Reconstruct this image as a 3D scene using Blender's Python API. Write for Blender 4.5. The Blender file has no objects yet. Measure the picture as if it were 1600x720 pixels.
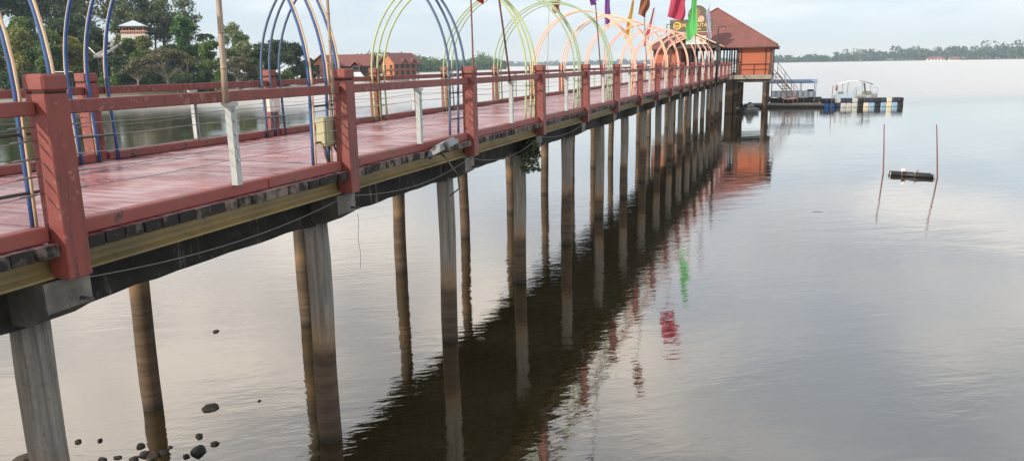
import bpy, bmesh, math, random
import numpy as np
from mathutils import Matrix, Vector, noise as mnoise
rnd = random.Random(7)
R = math.radians
scene = bpy.context.scene
COL = scene.collection

# ------------------------------------------------------------------ camera
F_PX, PITCH, ROLL, CAM_H = 1170.0, 12.4, -1.0, 5.0
def cam_axes():
    p, r = R(PITCH), R(ROLL)
    fw = Vector((0, math.cos(p), -math.sin(p))); rt = Vector((1, 0, 0)); up = rt.cross(fw)
    return fw, rt * math.cos(r) + up * math.sin(r), up * math.cos(r) - rt * math.sin(r)
FW, RT, UP = cam_axes()
cd = bpy.data.cameras.new('camera'); cam = bpy.data.objects.new('camera', cd); COL.objects.link(cam)
cd.sensor_width = 36; cd.lens = 36 * F_PX / 1600; cd.clip_start = 0.1; cd.clip_end = 20000
m3 = Matrix((RT, UP, -FW)).transposed()
cam.matrix_world = Matrix.Translation((0, 0, CAM_H)) @ m3.to_4x4()
scene.camera = cam
scene.render.resolution_x, scene.render.resolution_y = 1024, 460

# bridge axes: u runs along the bridge, v to its left
def ray(x, y): return FW + RT * ((x - 800) / F_PX) + UP * ((360 - y) / F_PX)
U = ray(1233, 95.2); U.z = 0; U.normalize()
V = Vector((-U.y, U.x, 0))
YAW = math.atan2(U.y, U.x)

# ------------------------------------------------------------------ light
SUN_EL, SUN_STR, SKY_STR = 27.0, 3.6, 0.13
CLOUD_SEED = 21.4
sun_h = (-U * 0.86 + V * 0.5).normalized()
sun_dir = Vector((sun_h.x * math.cos(R(SUN_EL)), sun_h.y * math.cos(R(SUN_EL)), math.sin(R(SUN_EL))))
sl = bpy.data.lights.new('sun', 'SUN'); sl.energy = SUN_STR; sl.angle = R(0.6); sl.color = (1.0, 0.87, 0.72)
so = bpy.data.objects.new('sun', sl); COL.objects.link(so); so.location = (0, 0, 60)
so.rotation_euler = sun_dir.to_track_quat('Z', 'Y').to_euler()

world = bpy.data.worlds.new('World'); scene.world = world; world.use_nodes = True
wn = world.node_tree; wn.nodes.clear()
def WN(t, **k):
    n = wn.nodes.new(t)
    for a, b in k.items(): setattr(n, a, b)
    return n
def wl(a, b): wn.links.new(a, b)
w_out = WN('ShaderNodeOutputWorld'); w_bg = WN('ShaderNodeBackground'); w_bg.inputs['Strength'].default_value = SKY_STR
sky = WN('ShaderNodeTexSky', sky_type='NISHITA', sun_disc=False)
sky.sun_elevation = R(SUN_EL); sky.sun_rotation = math.atan2(sun_h.x, sun_h.y)
sky.air_density = 1.0; sky.dust_density = 1.6; sky.ozone_density = 2.0
tc = WN('ShaderNodeTexCoord'); sep = WN('ShaderNodeSeparateXYZ'); wl(tc.outputs['Generated'], sep.inputs[0])
def wm(op, a, b=None, clamp=False):
    n = WN('ShaderNodeMath', operation=op, use_clamp=clamp)
    for i, q in enumerate((a, b)):
        if q is None: continue
        if isinstance(q, (int, float)): n.inputs[i].default_value = q
        else: wl(q, n.inputs[i])
    return n.outputs[0]
zz = wm('ADD', wm('MAXIMUM', sep.outputs['Z'], 0.0), 0.16)
px_, py_ = wm('DIVIDE', sep.outputs['X'], zz), wm('DIVIDE', sep.outputs['Y'], zz)
cmb = WN('ShaderNodeCombineXYZ'); wl(px_, cmb.inputs[0]); wl(py_, cmb.inputs[1]); cmb.inputs[2].default_value = CLOUD_SEED
n1 = WN('ShaderNodeTexNoise'); n1.inputs['Scale'].default_value = 0.85; n1.inputs['Detail'].default_value = 5; n1.inputs['Roughness'].default_value = 0.5; n1.inputs['Distortion'].default_value = 0.4
n2 = WN('ShaderNodeTexNoise'); n2.inputs['Scale'].default_value = 1.9; n2.inputs['Detail'].default_value = 4; n2.inputs['Roughness'].default_value = 0.5
wl(cmb.outputs[0], n1.inputs['Vector']); wl(cmb.outputs[0], n2.inputs['Vector'])
rmp = WN('ShaderNodeValToRGB'); rmp.color_ramp.elements[0].position = 0.36; rmp.color_ramp.elements[1].position = 0.62
rmp.color_ramp.elements[0].color = (0.3,) * 3 + (1,); rmp.color_ramp.elements[1].color = (0.95,) * 3 + (1,)
wl(n1.outputs['Fac'], rmp.inputs[0])
crm = WN('ShaderNodeValToRGB'); crm.color_ramp.elements[0].position = 0.38; crm.color_ramp.elements[1].position = 0.62
crm.color_ramp.elements[0].color = (4.8, 4.75, 4.85, 1); crm.color_ramp.elements[1].color = (9.8, 8.9, 8.0, 1)
wl(n2.outputs['Fac'], crm.inputs[0])
mx = WN('ShaderNodeMixRGB'); veil = WN('ShaderNodeMixRGB'); veil.inputs[0].default_value = 0.72; veil.inputs[2].default_value = (4.5, 5.4, 6.4, 1); wl(sky.outputs[0], veil.inputs[1])
lowc = WN('ShaderNodeMapRange'); lowc.inputs['From Min'].default_value = 0.03; lowc.inputs['From Max'].default_value = 0.26; lowc.inputs['To Min'].default_value = 0.04; wl(sep.outputs['Z'], lowc.inputs['Value'])
wl(wm('MULTIPLY', rmp.outputs[0], lowc.outputs[0]), mx.inputs[0]); wl(veil.outputs[0], mx.inputs[1]); wl(crm.outputs[0], mx.inputs[2])
wl(mx.outputs[0], w_bg.inputs['Color']); wl(w_bg.outputs[0], w_out.inputs['Surface'])
scene.cycles.volume_bounces = 3
vs = scene.view_settings; vs.view_transform = 'Standard'; vs.look = 'None'; vs.gamma = 1; vs.exposure = 0.35; vs.use_curve_mapping = False

# ------------------------------------------------------------------ placing helpers
def onz(x, y, z=0.0):                       # point of the level plane z seen at a pixel
    d = ray(x, y); p = d * ((z - CAM_H) / d.z); p.z = z; return p
def on_lat(x, y, lat):                      # point of the vertical plane along the bridge at lateral distance lat -> (t, z)
    d = ray(x, y); k = lat / d.dot(V); return k * d.dot(U), CAM_H + k * d.z
def on_t(x, y, t):                          # point of the vertical plane across the bridge at distance t -> (lat, z)
    d = ray(x, y); k = t / d.dot(U); return k * d.dot(V), CAM_H + k * d.z
def on_depth(x, y, Y):
    d = ray(x, y); k = Y / d.y; p = d * k; p.z += CAM_H; return p
def B(t, lat, z=0.0):
    p = U * t + V * lat; p.z = z; return p

# ------------------------------------------------------------------ mesh builder
class MB:
    def __init__(s): s.v = []; s.f = []; s.m = []; s.sm = []
    def add(s, vs_, fs, mi=0, smooth=False):
        o = len(s.v); s.v += [tuple(q) for q in vs_]
        for f in fs: s.f.append(tuple(i + o for i in f)); s.m.append(mi); s.sm.append(smooth)
    def box(s, x0, x1, y0, y1, z0, z1, mi=0, bv=0.0, M=None):
        if bv <= 0:
            vs_ = [(x, y, z) for z in (z0, z1) for y in (y0, y1) for x in (x0, x1)]
            fs = [(0, 2, 3, 1), (4, 5, 7, 6), (0, 1, 5, 4), (2, 6, 7, 3), (0, 4, 6, 2), (1, 3, 7, 5)]
        else:
            bm = bmesh.new(); bmesh.ops.create_cube(bm, size=1)
            for q in bm.verts: q.co = Vector(((x0 + x1) / 2 + q.co.x * (x1 - x0), (y0 + y1) / 2 + q.co.y * (y1 - y0), (z0 + z1) / 2 + q.co.z * (z1 - z0)))
            bmesh.ops.bevel(bm, geom=bm.edges[:], offset=bv, segments=1, profile=0.5, affect='EDGES')
            vs_ = [tuple(q.co) for q in bm.verts]; fs = [tuple(q.index for q in f.verts) for f in bm.faces]; bm.free()
        if M is not None: vs_ = [tuple(M @ Vector(q)) for q in vs_]
        s.add(vs_, fs, mi)
    def tube(s, pts, rad, n=8, mi=0, cap=True, smooth=True):
        pts = [Vector(p) for p in pts]
        if not hasattr(rad, '__len__'): rad = [rad] * len(pts)
        vs_, fs = [], []
        ref = None
        for i, p in enumerate(pts):
            d = (pts[min(i + 1, len(pts) - 1)] - pts[max(i - 1, 0)])
            d = d.normalized() if d.length > 1e-9 else Vector((0, 0, 1))
            if ref is None: ref = Vector((1, 0, 0)) if abs(d.x) < 0.8 else Vector((0, 1, 0))
            a = (ref - d * ref.dot(d)).normalized(); b = d.cross(a); ref = a
            for k in range(n):
                th = 2 * math.pi * k / n; vs_.append(p + (a * math.cos(th) + b * math.sin(th)) * rad[i])
        for i in range(len(pts) - 1):
            for k in range(n):
                k2 = (k + 1) % n; fs.append((i * n + k, i * n + k2, (i + 1) * n + k2, (i + 1) * n + k))
        s.add(vs_, fs, mi, smooth)
        if cap:
            o = len(s.v) - len(vs_)
            s.f.append(tuple(o + k for k in reversed(range(n)))); s.m.append(mi); s.sm.append(False)
            s.f.append(tuple(o + (len(pts) - 1) * n + k for k in range(n))); s.m.append(mi); s.sm.append(False)
    def prism(s, prof, axis, a0, a1, mi=0):   # closed 2-D profile extruded along an axis (0 x, 1 y, 2 z)
        n = len(prof); vs_ = []
        for a in (a0, a1):
            for p, q in prof: vs_.append({0: (a, p, q), 1: (p, a, q), 2: (p, q, a)}[axis])
        fs = [tuple(reversed(range(n))), tuple(range(n, 2 * n))] + [(k, (k + 1) % n, n + (k + 1) % n, n + k) for k in range(n)]
        s.add(vs_, fs, mi)
    def mesh(s, name, mats, fix=True):
        me = bpy.data.meshes.new(name); me.from_pydata(s.v, [], s.f)
        for q in (mats if isinstance(mats, (list, tuple)) else [mats]): me.materials.append(q)
        me.polygons.foreach_set('material_index', s.m); me.polygons.foreach_set('use_smooth', s.sm)
        if fix:
            bm = bmesh.new(); bm.from_mesh(me); bmesh.ops.recalc_face_normals(bm, faces=bm.faces[:]); bm.to_mesh(me); bm.free()
        me.update(); return me

def link(name, data, parent=None, loc=(0, 0, 0), rot=(0, 0, 0), scale=(1, 1, 1)):
    o = bpy.data.objects.new(name, data); COL.objects.link(o)
    o.location = loc; o.rotation_euler = rot; o.scale = scale
    if parent is not None: o.parent = parent
    return o
def tag(o, label, cat, group=None):
    o['label'] = label; o['category'] = cat
    if group: o['group'] = group
    return o
def thing(name, label, cat, loc=(0, 0, 0), rotz=0.0, group=None):
    return tag(link(name, None, None, loc, (0, 0, rotz)), label, cat, group)
def part(name, mb, mats, parent, loc=(0, 0, 0), rot=(0, 0, 0)):
    return link(name, mb.mesh(name, mats), parent, loc, rot)
def struct(name, me): o = link(name, me); o['kind'] = 'structure'; return o

# ------------------------------------------------------------------ materials
class NT:
    def __init__(s, name):
        s.m = bpy.data.materials.new(name); s.m.use_nodes = True; s.t = s.m.node_tree; s.t.nodes.clear()
        s.out = s.n('ShaderNodeOutputMaterial'); s.b = s.n('ShaderNodeBsdfPrincipled'); s.l(s.b.outputs[0], s.out.inputs[0])
    def n(s, t, **k):
        q = s.t.nodes.new(t)
        for a, b in k.items(): setattr(q, a, b)
        return q
    def l(s, a, b): s.t.links.new(a, b)
    def set(s, **k):
        for a, b in k.items():
            i = s.b.inputs[a.replace('_', ' ')]
            if hasattr(b, 'is_linked'): s.l(b, i)
            else: i.default_value = b
    def coord(s, kind='Object', scale=(1, 1, 1)):
        if kind == 'World': o = s.n('ShaderNodeNewGeometry').outputs['Position']
        else: o = s.n('ShaderNodeTexCoord').outputs[kind]
        mp = s.n('ShaderNodeMapping'); mp.inputs['Scale'].default_value = scale; s.l(o, mp.inputs[0]); return mp.outputs[0]
    def noise(s, vec, scale=5, detail=4, rough=0.55, dist=0.0):
        q = s.n('ShaderNodeTexNoise'); q.inputs['Scale'].default_value = scale; q.inputs['Detail'].default_value = detail
        q.inputs['Roughness'].default_value = rough; q.inputs['Distortion'].default_value = dist; s.l(vec, q.inputs['Vector']); return q.outputs['Fac']
    def ramp(s, fac, stops):
        q = s.n('ShaderNodeValToRGB'); e = q.color_ramp.elements
        while len(e) < len(stops): e.new(0.5)
        for i, (p, c) in enumerate(stops): e[i].position = p; e[i].color = (c if len(c) == 4 else tuple(c) + (1,))
        s.l(fac, q.inputs[0]); return q.outputs[0]
    def mix(s, fac, a, b, mode='MIX'):
        q = s.n('ShaderNodeMixRGB', blend_type=mode)
        for i, w in enumerate((fac, a, b)):
            if hasattr(w, 'is_linked'): s.l(w, q.inputs[i])
            elif isinstance(w, (int, float)): q.inputs[i].default_value = w
            else: q.inputs[i].default_value = tuple(w) + (1,)
        return q.outputs[0]
    def math(s, op, a, b=None, clamp=False):
        q = s.n('ShaderNodeMath', operation=op, use_clamp=clamp)
        for i, w in enumerate((a, b)):
            if w is None: continue
            if hasattr(w, 'is_linked'): s.l(w, q.inputs[i])
            else: q.inputs[i].default_value = w
        return q.outputs[0]
    def bump(s, h, strength=0.3, dist=0.01, normal=None):
        q = s.n('ShaderNodeBump'); q.inputs['Strength'].default_value = strength; q.inputs['Distance'].default_value = dist
        s.l(h, q.inputs['Height'])
        if normal is not None: s.l(normal, q.inputs['Normal'])
        return q.outputs[0]
    def rand(s): return s.n('ShaderNodeObjectInfo').outputs['Random']

def worn(name, col, dark, rough=0.55, scale=3.0, amt=0.45, fine=0.12, bump=0.15, light=None, metallic=0.0):
    """paint or plain material with blotchy wear, fine grain and slight relief"""
    q = NT(name); w = q.coord('World'); a = q.noise(w, scale, 5, 0.6); b = q.noise(w, scale * 9, 3, 0.6)
    c = q.mix(q.ramp(a, [(0.38, (0, 0, 0)), (0.75, (amt,) * 3)]), col, dark)
    if light: c = q.mix(q.ramp(b, [(0.62, (0, 0, 0)), (0.80, (0.6,) * 3)]), c, light)
    v = q.math('ADD', q.math('MULTIPLY', b, fine * 2), 1 - fine)
    hs = q.n('ShaderNodeHueSaturation'); q.l(c, hs.inputs['Color']); q.l(v, hs.inputs['Value'])
    q.set(Base_Color=hs.outputs[0], Roughness=rough, Normal=q.bump(b, bump, 0.01), Metallic=metallic)
    return q.m
M = {}
def red_paint():
    q = NT('red_paint'); w = q.coord('World'); a = q.noise(w, 1.8, 5, 0.65); st = q.noise(q.coord('World', (16, 16, 0.9)), 1.0, 4, 0.6); ch = q.noise(w, 16, 5, 0.7); fi = q.noise(w, 60, 2)
    c = q.mix(q.ramp(a, [(0.35, (0, 0, 0)), (0.7, (1,) * 3)]), (0.225, 0.052, 0.043), (0.16, 0.043, 0.038))
    c = q.mix(q.ramp(st, [(0.50, (0, 0, 0)), (0.68, (0.75,) * 3)]), c, (0.115, 0.036, 0.033))
    c = q.mix(q.ramp(q.math('MULTIPLY', ch, q.math('ADD', a, 0.4)), [(0.54, (0, 0, 0)), (0.60, (0.75,) * 3)]), c, (0.33, 0.16, 0.135))
    c = q.mix(q.ramp(q.math('MULTIPLY', ch, st), [(0.31, (0, 0, 0)), (0.37, (0.8,) * 3)]), c, (0.055, 0.028, 0.025))
    q.set(Base_Color=c, Roughness=q.math('ADD', q.math('MULTIPLY', a, 0.3), 0.35), Normal=q.bump(q.math('ADD', ch, q.math('MULTIPLY', fi, 0.3)), 0.3, 0.008)); return q.m
M['red'] = red_paint()
M['red_cap'] = worn('red_cap_paint', (0.23, 0.06, 0.05), (0.1, 0.036, 0.032), 0.55, 5, 0.7)
M['groove'] = worn('groove_strip', (0.02, 0.012, 0.01), (0.01, 0.008, 0.008), 0.8)  # near-black, for the inset strip between post and cap
M['white_steel'] = worn('white_steel', (0.40, 0.44, 0.44), (0.25, 0.28, 0.28), 0.42, 5, 0.6)
M['dark_steel'] = worn('dark_steel', (0.05, 0.052, 0.055), (0.09, 0.06, 0.045), 0.5, 8)
M['black'] = worn('black_plastic', (0.012, 0.013, 0.016), (0.03, 0.03, 0.03), 0.45)
M['wire'] = worn('steel_wire', (0.26, 0.26, 0.27), (0.09, 0.07, 0.06), 0.4, 8, metallic=0.5)
M['blue_pipe'] = worn('blue_pipe_paint', (0.028, 0.09, 0.27), (0.02, 0.05, 0.14), 0.38, 6, 0.5)
M['bluegrey_pipe'] = worn('bluegrey_pipe_paint', (0.07, 0.125, 0.22), (0.05, 0.08, 0.13), 0.38, 6, 0.5)
M['green_pipe'] = worn('green_pipe_paint', (0.43, 0.51, 0.25), (0.3, 0.38, 0.18), 0.4, 6, 0.5)
M['sage_pipe'] = worn('sage_pipe_paint', (0.34, 0.44, 0.28), (0.24, 0.32, 0.2), 0.4, 6, 0.5)
M['orange_pipe'] = worn('orange_pipe_paint', (0.76, 0.50, 0.36), (0.6, 0.34, 0.24), 0.4, 6, 0.4)
M['pink_pipe'] = worn('pink_pipe_paint', (0.74, 0.41, 0.35), (0.6, 0.3, 0.26), 0.4, 6, 0.4)
M['cream'] = worn('cream_tube', (0.62, 0.47, 0.3), (0.5, 0.36, 0.2), 0.4, 6, 0.4)
M['bamboo'] = worn('bamboo', (0.33, 0.26, 0.2), (0.2, 0.15, 0.11), 0.5, 9, 0.6)
M['bamboo_red'] = worn('dark_bamboo', (0.17, 0.075, 0.065), (0.1, 0.05, 0.043), 0.5, 9, 0.6)
M['grey_plastic'] = worn('grey_plastic', (0.22, 0.235, 0.25), (0.12, 0.125, 0.13), 0.5, 6)
M['glass'] = worn('lamp_glass', (0.32, 0.35, 0.38), (0.2, 0.22, 0.25), 0.12, 3)
M['box_olive'] = worn('olive_box_paint', (0.42, 0.42, 0.26), (0.3, 0.29, 0.17), 0.5, 5)
M['box_white'] = worn('white_box_paint', (0.6, 0.6, 0.57), (0.42, 0.42, 0.4), 0.5, 5)
M['timber'] = worn('weathered_timber', (0.2, 0.15, 0.11), (0.09, 0.07, 0.055), 0.7, 4, 0.8)
M['rock'] = worn('wet_rock', (0.022, 0.02, 0.019), (0.009, 0.0085, 0.008), 0.75, 7, 0.8, 0.3, 0.6)
M['rock_brown'] = worn('brown_rock', (0.06, 0.045, 0.035), (0.025, 0.02, 0.015), 0.75, 7, 0.8, 0.3, 0.6)
M['white'] = worn('white_paint', (0.72, 0.72, 0.7), (0.5, 0.5, 0.48), 0.5, 2, 0.4)
M['orange_wall'] = worn('orange_wall', (0.37, 0.1, 0.045), (0.27, 0.08, 0.04), 0.6, 0.9, 0.45)
M['dark_timber'] = worn('dark_stained_timber', (0.05, 0.035, 0.03), (0.03, 0.024, 0.02), 0.6, 3)
M['tyre'] = worn('tyre_rubber', (0.015, 0.015, 0.016), (0.03, 0.028, 0.026), 0.75)
M['canopy_blue'] = worn('blue_canopy', (0.17, 0.27, 0.41), (0.13, 0.2, 0.3), 0.55, 2)
M['stripe_blue'] = worn('blue_stripe', (0.3, 0.44, 0.58), (0.24, 0.34, 0.46), 0.6)
M['sign_green'] = worn('sign_green', (0.075, 0.075, 0.055), (0.055, 0.055, 0.042), 0.5)
M['sign_yellow'] = worn('sign_yellow', (0.75, 0.5, 0.08), (0.7, 0.45, 0.08), 0.5)
M['navy_cube'] = worn('navy_plastic', (0.02, 0.028, 0.06), (0.03, 0.03, 0.04), 0.45)
M['blue_cube'] = worn('blue_plastic', (0.035, 0.13, 0.38), (0.04, 0.1, 0.25), 0.45)
M['sky_cube'] = worn('light_blue_plastic', (0.22, 0.37, 0.52), (0.18, 0.27, 0.37), 0.45)
M['cream_cube'] = worn('cream_plastic', (0.56, 0.53, 0.42), (0.42, 0.38, 0.28), 0.5)
M['grey_cube'] = worn('pale_grey_plastic', (0.42, 0.44, 0.44), (0.3, 0.31, 0.31), 0.5)
M['hull_green'] = worn('grey_green_hull', (0.16, 0.19, 0.17), (0.1, 0.12, 0.1), 0.4)
M['plaster'] = worn('white_plaster', (0.66, 0.64, 0.6), (0.45, 0.43, 0.4), 0.7, 0.6)
M['window'] = worn('dark_window', (0.03, 0.035, 0.045), (0.02, 0.022, 0.028), 0.15, 1)

def concrete(name, top, stain, low, lowz, streak=True):
    """concrete with vertical run-off streaks and an old high-water stain below a height"""
    q = NT(name); w = q.coord('World'); st = q.noise(q.coord('World', (14, 14, 0.5)), 1.6, 5, 0.65); bl = q.noise(w, 2.2, 5, 0.65); fi = q.noise(w, 22, 3, 0.6)
    c = q.mix(q.ramp(st, [(0.34, (0.1,) * 3), (0.68, (0.85,) * 3)]) if streak else q.ramp(bl, [(0.4, (0, 0, 0)), (0.65, (0.8,) * 3)]), top, stain)
    c = q.mix(q.ramp(bl, [(0.45, (0, 0, 0)), (0.7, (0.55,) * 3)]), c, tuple(x * 0.45 for x in top))
    sp = q.n('ShaderNodeSeparateXYZ'); q.l(w, sp.inputs[0])
    h = q.math('ADD', sp.outputs['Z'], q.math('ADD', q.math('MULTIPLY', q.math('SUBTRACT', bl, 0.5), 0.55), q.math('MULTIPLY', q.math('SUBTRACT', q.rand(), 0.6), 0.9)))
    band = q.n('ShaderNodeMapRange'); band.inputs['From Min'].default_value = lowz + 0.12; band.inputs['From Max'].default_value = lowz - 0.12
    q.l(h, band.inputs['Value'])
    tan = q.n('ShaderNodeMapRange'); tan.inputs['From Min'].default_value = lowz + 0.5; tan.inputs['From Max'].default_value = lowz + 0.05; q.l(h, tan.inputs['Value'])
    rg_ = q.ramp(q.noise(q.coord('World', (0.8, 0.8, 8)), 1.3, 4, 0.65, 0.6), [(0.42, (0, 0, 0)), (0.62, (1,) * 3)])
    low = q.mix(rg_, low, tuple(x * 1.9 for x in low))
    c = q.mix(q.math('MULTIPLY', tan.outputs[0], 0.75), c, (0.24, 0.15, 0.075))
    c = q.mix(band.outputs[0], c, low)
    wet = q.n('ShaderNodeMapRange'); wet.inputs['From Min'].default_value = 0.16; wet.inputs['From Max'].default_value = 0.04; q.l(sp.outputs['Z'], wet.inputs['Value'])
    c = q.mix(wet.outputs[0], c, (0.02, 0.016, 0.012))
    c = q.mix(q.ramp(fi, [(0.55, (0, 0, 0)), (0.75, (0.35,) * 3)]), c, tuple(x * 0.5 for x in stain))
    q.set(Base_Color=c, Roughness=0.8, Normal=q.bump(fi, 0.35, 0.012)); return q.m
M['pile'] = concrete('pile_concrete', (0.28, 0.27, 0.25), (0.06, 0.053, 0.047), (0.046, 0.032, 0.021), 1.0)
M['pile_dark'] = concrete('dark_pile_concrete', (0.08, 0.062, 0.044), (0.032, 0.026, 0.021), (0.055, 0.036, 0.021), 1.6)  # darker copy of the pile concrete; shade on a far pile put into the colour
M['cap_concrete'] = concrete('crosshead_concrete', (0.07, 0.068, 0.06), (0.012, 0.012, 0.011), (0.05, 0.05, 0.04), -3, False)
M['slab_concrete'] = concrete('slab_concrete', (0.34, 0.31, 0.27), (0.16, 0.14, 0.12), (0.05, 0.05, 0.04), -3)
M['pale_patch'] = concrete('patched_concrete', (0.22, 0.21, 0.19), (0.05, 0.048, 0.044), (0.05, 0.05, 0.04), -3, False)
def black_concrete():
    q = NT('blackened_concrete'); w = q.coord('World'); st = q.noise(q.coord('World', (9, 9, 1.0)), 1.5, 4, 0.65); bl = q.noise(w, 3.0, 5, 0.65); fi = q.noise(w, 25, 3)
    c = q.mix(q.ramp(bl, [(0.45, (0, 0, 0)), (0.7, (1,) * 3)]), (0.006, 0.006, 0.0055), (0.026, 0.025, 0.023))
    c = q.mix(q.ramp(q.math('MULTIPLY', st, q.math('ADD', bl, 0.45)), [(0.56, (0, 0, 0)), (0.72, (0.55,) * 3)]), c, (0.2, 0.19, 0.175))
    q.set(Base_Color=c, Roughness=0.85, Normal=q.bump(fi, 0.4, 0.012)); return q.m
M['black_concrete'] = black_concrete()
def girder_mat():
    q = NT('olive_steel_paint'); w = q.coord('World'); st = q.noise(q.coord('World', (5, 5, 0.5)), 1.5, 4, 0.6); bl = q.noise(w, 1.3, 4, 0.6); fi = q.noise(w, 18, 3)
    c = q.mix(q.ramp(bl, [(0.35, (0, 0, 0)), (0.68, (1,) * 3)]), (0.29, 0.215, 0.09), (0.17, 0.14, 0.07))
    c = q.mix(q.ramp(st, [(0.58, (0, 0, 0)), (0.72, (0.6,) * 3)]), c, (0.05, 0.045, 0.03))
    c = q.mix(q.ramp(fi, [(0.64, (0, 0, 0)), (0.8, (0.5,) * 3)]), c, (0.11, 0.05, 0.02))
    q.set(Base_Color=c, Roughness=0.5, Normal=q.bump(fi, 0.15, 0.006)); return q.m
M['girder'] = girder_mat()
def plank_mat():
    q = NT('worn_deck_paint'); o = q.coord('World', (1, 1, 1)); r = q.rand()
    rot = q.n('ShaderNodeMapping'); rot.inputs['Rotation'].default_value = (0, 0, -YAW); q.l(q.n('ShaderNodeNewGeometry').outputs['Position'], rot.inputs[0])
    gv = q.n('ShaderNodeMapping'); gv.inputs['Scale'].default_value = (24, 1.4, 1); q.l(rot.outputs[0], gv.inputs[0])
    grain = q.noise(gv.outputs[0], 1.0, 4, 0.6); bl = q.noise(o, 1.1, 5, 0.62, 0.3)
    c = q.mix(r, (0.20, 0.07, 0.085), (0.32, 0.115, 0.125))
    c = q.mix(q.ramp(q.math('ADD', q.math('MULTIPLY', bl, 0.6), q.math('MULTIPLY', grain, 0.4)), [(0.46, (0, 0, 0)), (0.58, (0.85,) * 3)]), c, (0.46, 0.33, 0.36))  # pale worn paint; its lilac also carries sky sheen put into the colour
    c = q.mix(q.ramp(grain, [(0.24, (0.8,) * 3), (0.42, (0, 0, 0))]), c, (0.08, 0.03, 0.03))
    ro = q.math('ADD', q.math('MULTIPLY', bl, 0.22), 0.18)
    q.set(Base_Color=c, Roughness=ro, Normal=q.bump(grain, 0.3, 0.008)); return q.m
M['plank'] = plank_mat()
def plank_end():
    q = NT('weathered_plank_end'); w = q.coord('World'); bl = q.noise(w, 9, 4, 0.7); r = q.rand()
    c = q.mix(q.ramp(q.math('ADD', bl, q.math('MULTIPLY', q.math('SUBTRACT', r, 0.5), 0.3)), [(0.46, (0, 0, 0)), (0.68, (1,) * 3)]), (0.014, 0.013, 0.012), (0.17, 0.14, 0.125))
    q.set(Base_Color=c, Roughness=0.85, Normal=q.bump(bl, 0.5, 0.01)); return q.m
M['plank_end'] = plank_end()
def kerb_mat():
    q = NT('kerb_paint'); w = q.coord('World'); bl = q.noise(w, 1.5, 5, 0.65); f = q.noise(w, 14, 4, 0.65)
    c = q.mix(q.ramp(bl, [(0.48, (0, 0, 0)), (0.62, (0.85,) * 3)]), (0.235, 0.06, 0.052), (0.19, 0.095, 0.082))
    c = q.mix(q.ramp(q.math('MULTIPLY', bl, f), [(0.29, (0, 0, 0)), (0.37, (0.9,) * 3)]), c, (0.05, 0.025, 0.022))
    q.set(Base_Color=c, Roughness=0.55, Normal=q.bump(f, 0.25, 0.01)); return q.m
M['kerb'] = kerb_mat()
def roof_mat(name, a, b):
    q = NT(name); w = q.coord('World'); wv = q.n('ShaderNodeTexWave', wave_type='BANDS', bands_direction='Z'); wv.inputs['Scale'].default_value = 1.6; wv.inputs['Distortion'].default_value = 0.6
    q.l(w, wv.inputs['Vector']); bl = q.noise(w, 1.4, 5, 0.65); f = q.noise(w, 9, 3)
    c = q.mix(q.ramp(bl, [(0.35, (0, 0, 0)), (0.7, (1,) * 3)]), a, b); c = q.mix(q.math('MULTIPLY', wv.outputs['Fac'], 0.25), c, tuple(x * 0.5 for x in a))
    c = q.mix(q.ramp(f, [(0.55, (0, 0, 0)), (0.8, (0.4,) * 3)]), c, tuple(min(1, x * 1.5) for x in a))
    q.set(Base_Color=c, Roughness=0.75, Normal=q.bump(wv.outputs['Fac'], 0.5, 0.05)); return q.m
M['roof'] = roof_mat('maroon_shingle', (0.215, 0.085, 0.075), (0.14, 0.06, 0.055))
M['roof_far'] = roof_mat('far_maroon_shingle', (0.20, 0.07, 0.065), (0.13, 0.05, 0.05))
M['roof_pale'] = roof_mat('pale_blue_roof', (0.5, 0.6, 0.68), (0.4, 0.48, 0.56))
def leaf_mat(name, a, b, trans=0.3):
    q = NT(name); at = q.n('ShaderNodeAttribute', attribute_name='tint')
    c = q.mix(at.outputs['Fac'], a, b); q.set(Base_Color=c, Roughness=0.6)
    tr = q.n('ShaderNodeBsdfTranslucent'); q.l(q.mix(1.0, c, (1.3, 1.25, 0.7), 'MULTIPLY'), tr.inputs['Color'])
    mxs = q.n('ShaderNodeMixShader'); mxs.inputs[0].default_value = trans; q.l(q.b.outputs[0], mxs.inputs[1]); q.l(tr.outputs[0], mxs.inputs[2]); q.l(mxs.outputs[0], q.out.inputs[0]); return q.m
LEAF = {
 'dark': leaf_mat('dark_leaf', (0.022, 0.042, 0.018), (0.075, 0.118, 0.048)),
 'mid': leaf_mat('green_leaf', (0.04, 0.085, 0.02), (0.14, 0.22, 0.05)),
 'bright': leaf_mat('bright_leaf', (0.03, 0.085, 0.02), (0.085, 0.20, 0.05)),
 'yellow': leaf_mat('yellow_green_leaf', (0.09, 0.12, 0.025), (0.26, 0.27, 0.07)),
 'brown': leaf_mat('olive_brown_leaf', (0.06, 0.062, 0.035), (0.15, 0.145, 0.085)),
 'pale': leaf_mat('pale_leaf', (0.10, 0.14, 0.06), (0.24, 0.29, 0.14)),
 'feather': leaf_mat('feathery_leaf', (0.05, 0.075, 0.04), (0.15, 0.19, 0.095)),
}
M['bark'] = worn('bark', (0.11, 0.085, 0.065), (0.05, 0.04, 0.03), 0.85, 3)
M['bark_pale'] = worn('pale_bark', (0.24, 0.20, 0.16), (0.12, 0.1, 0.08), 0.85, 3)
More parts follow.
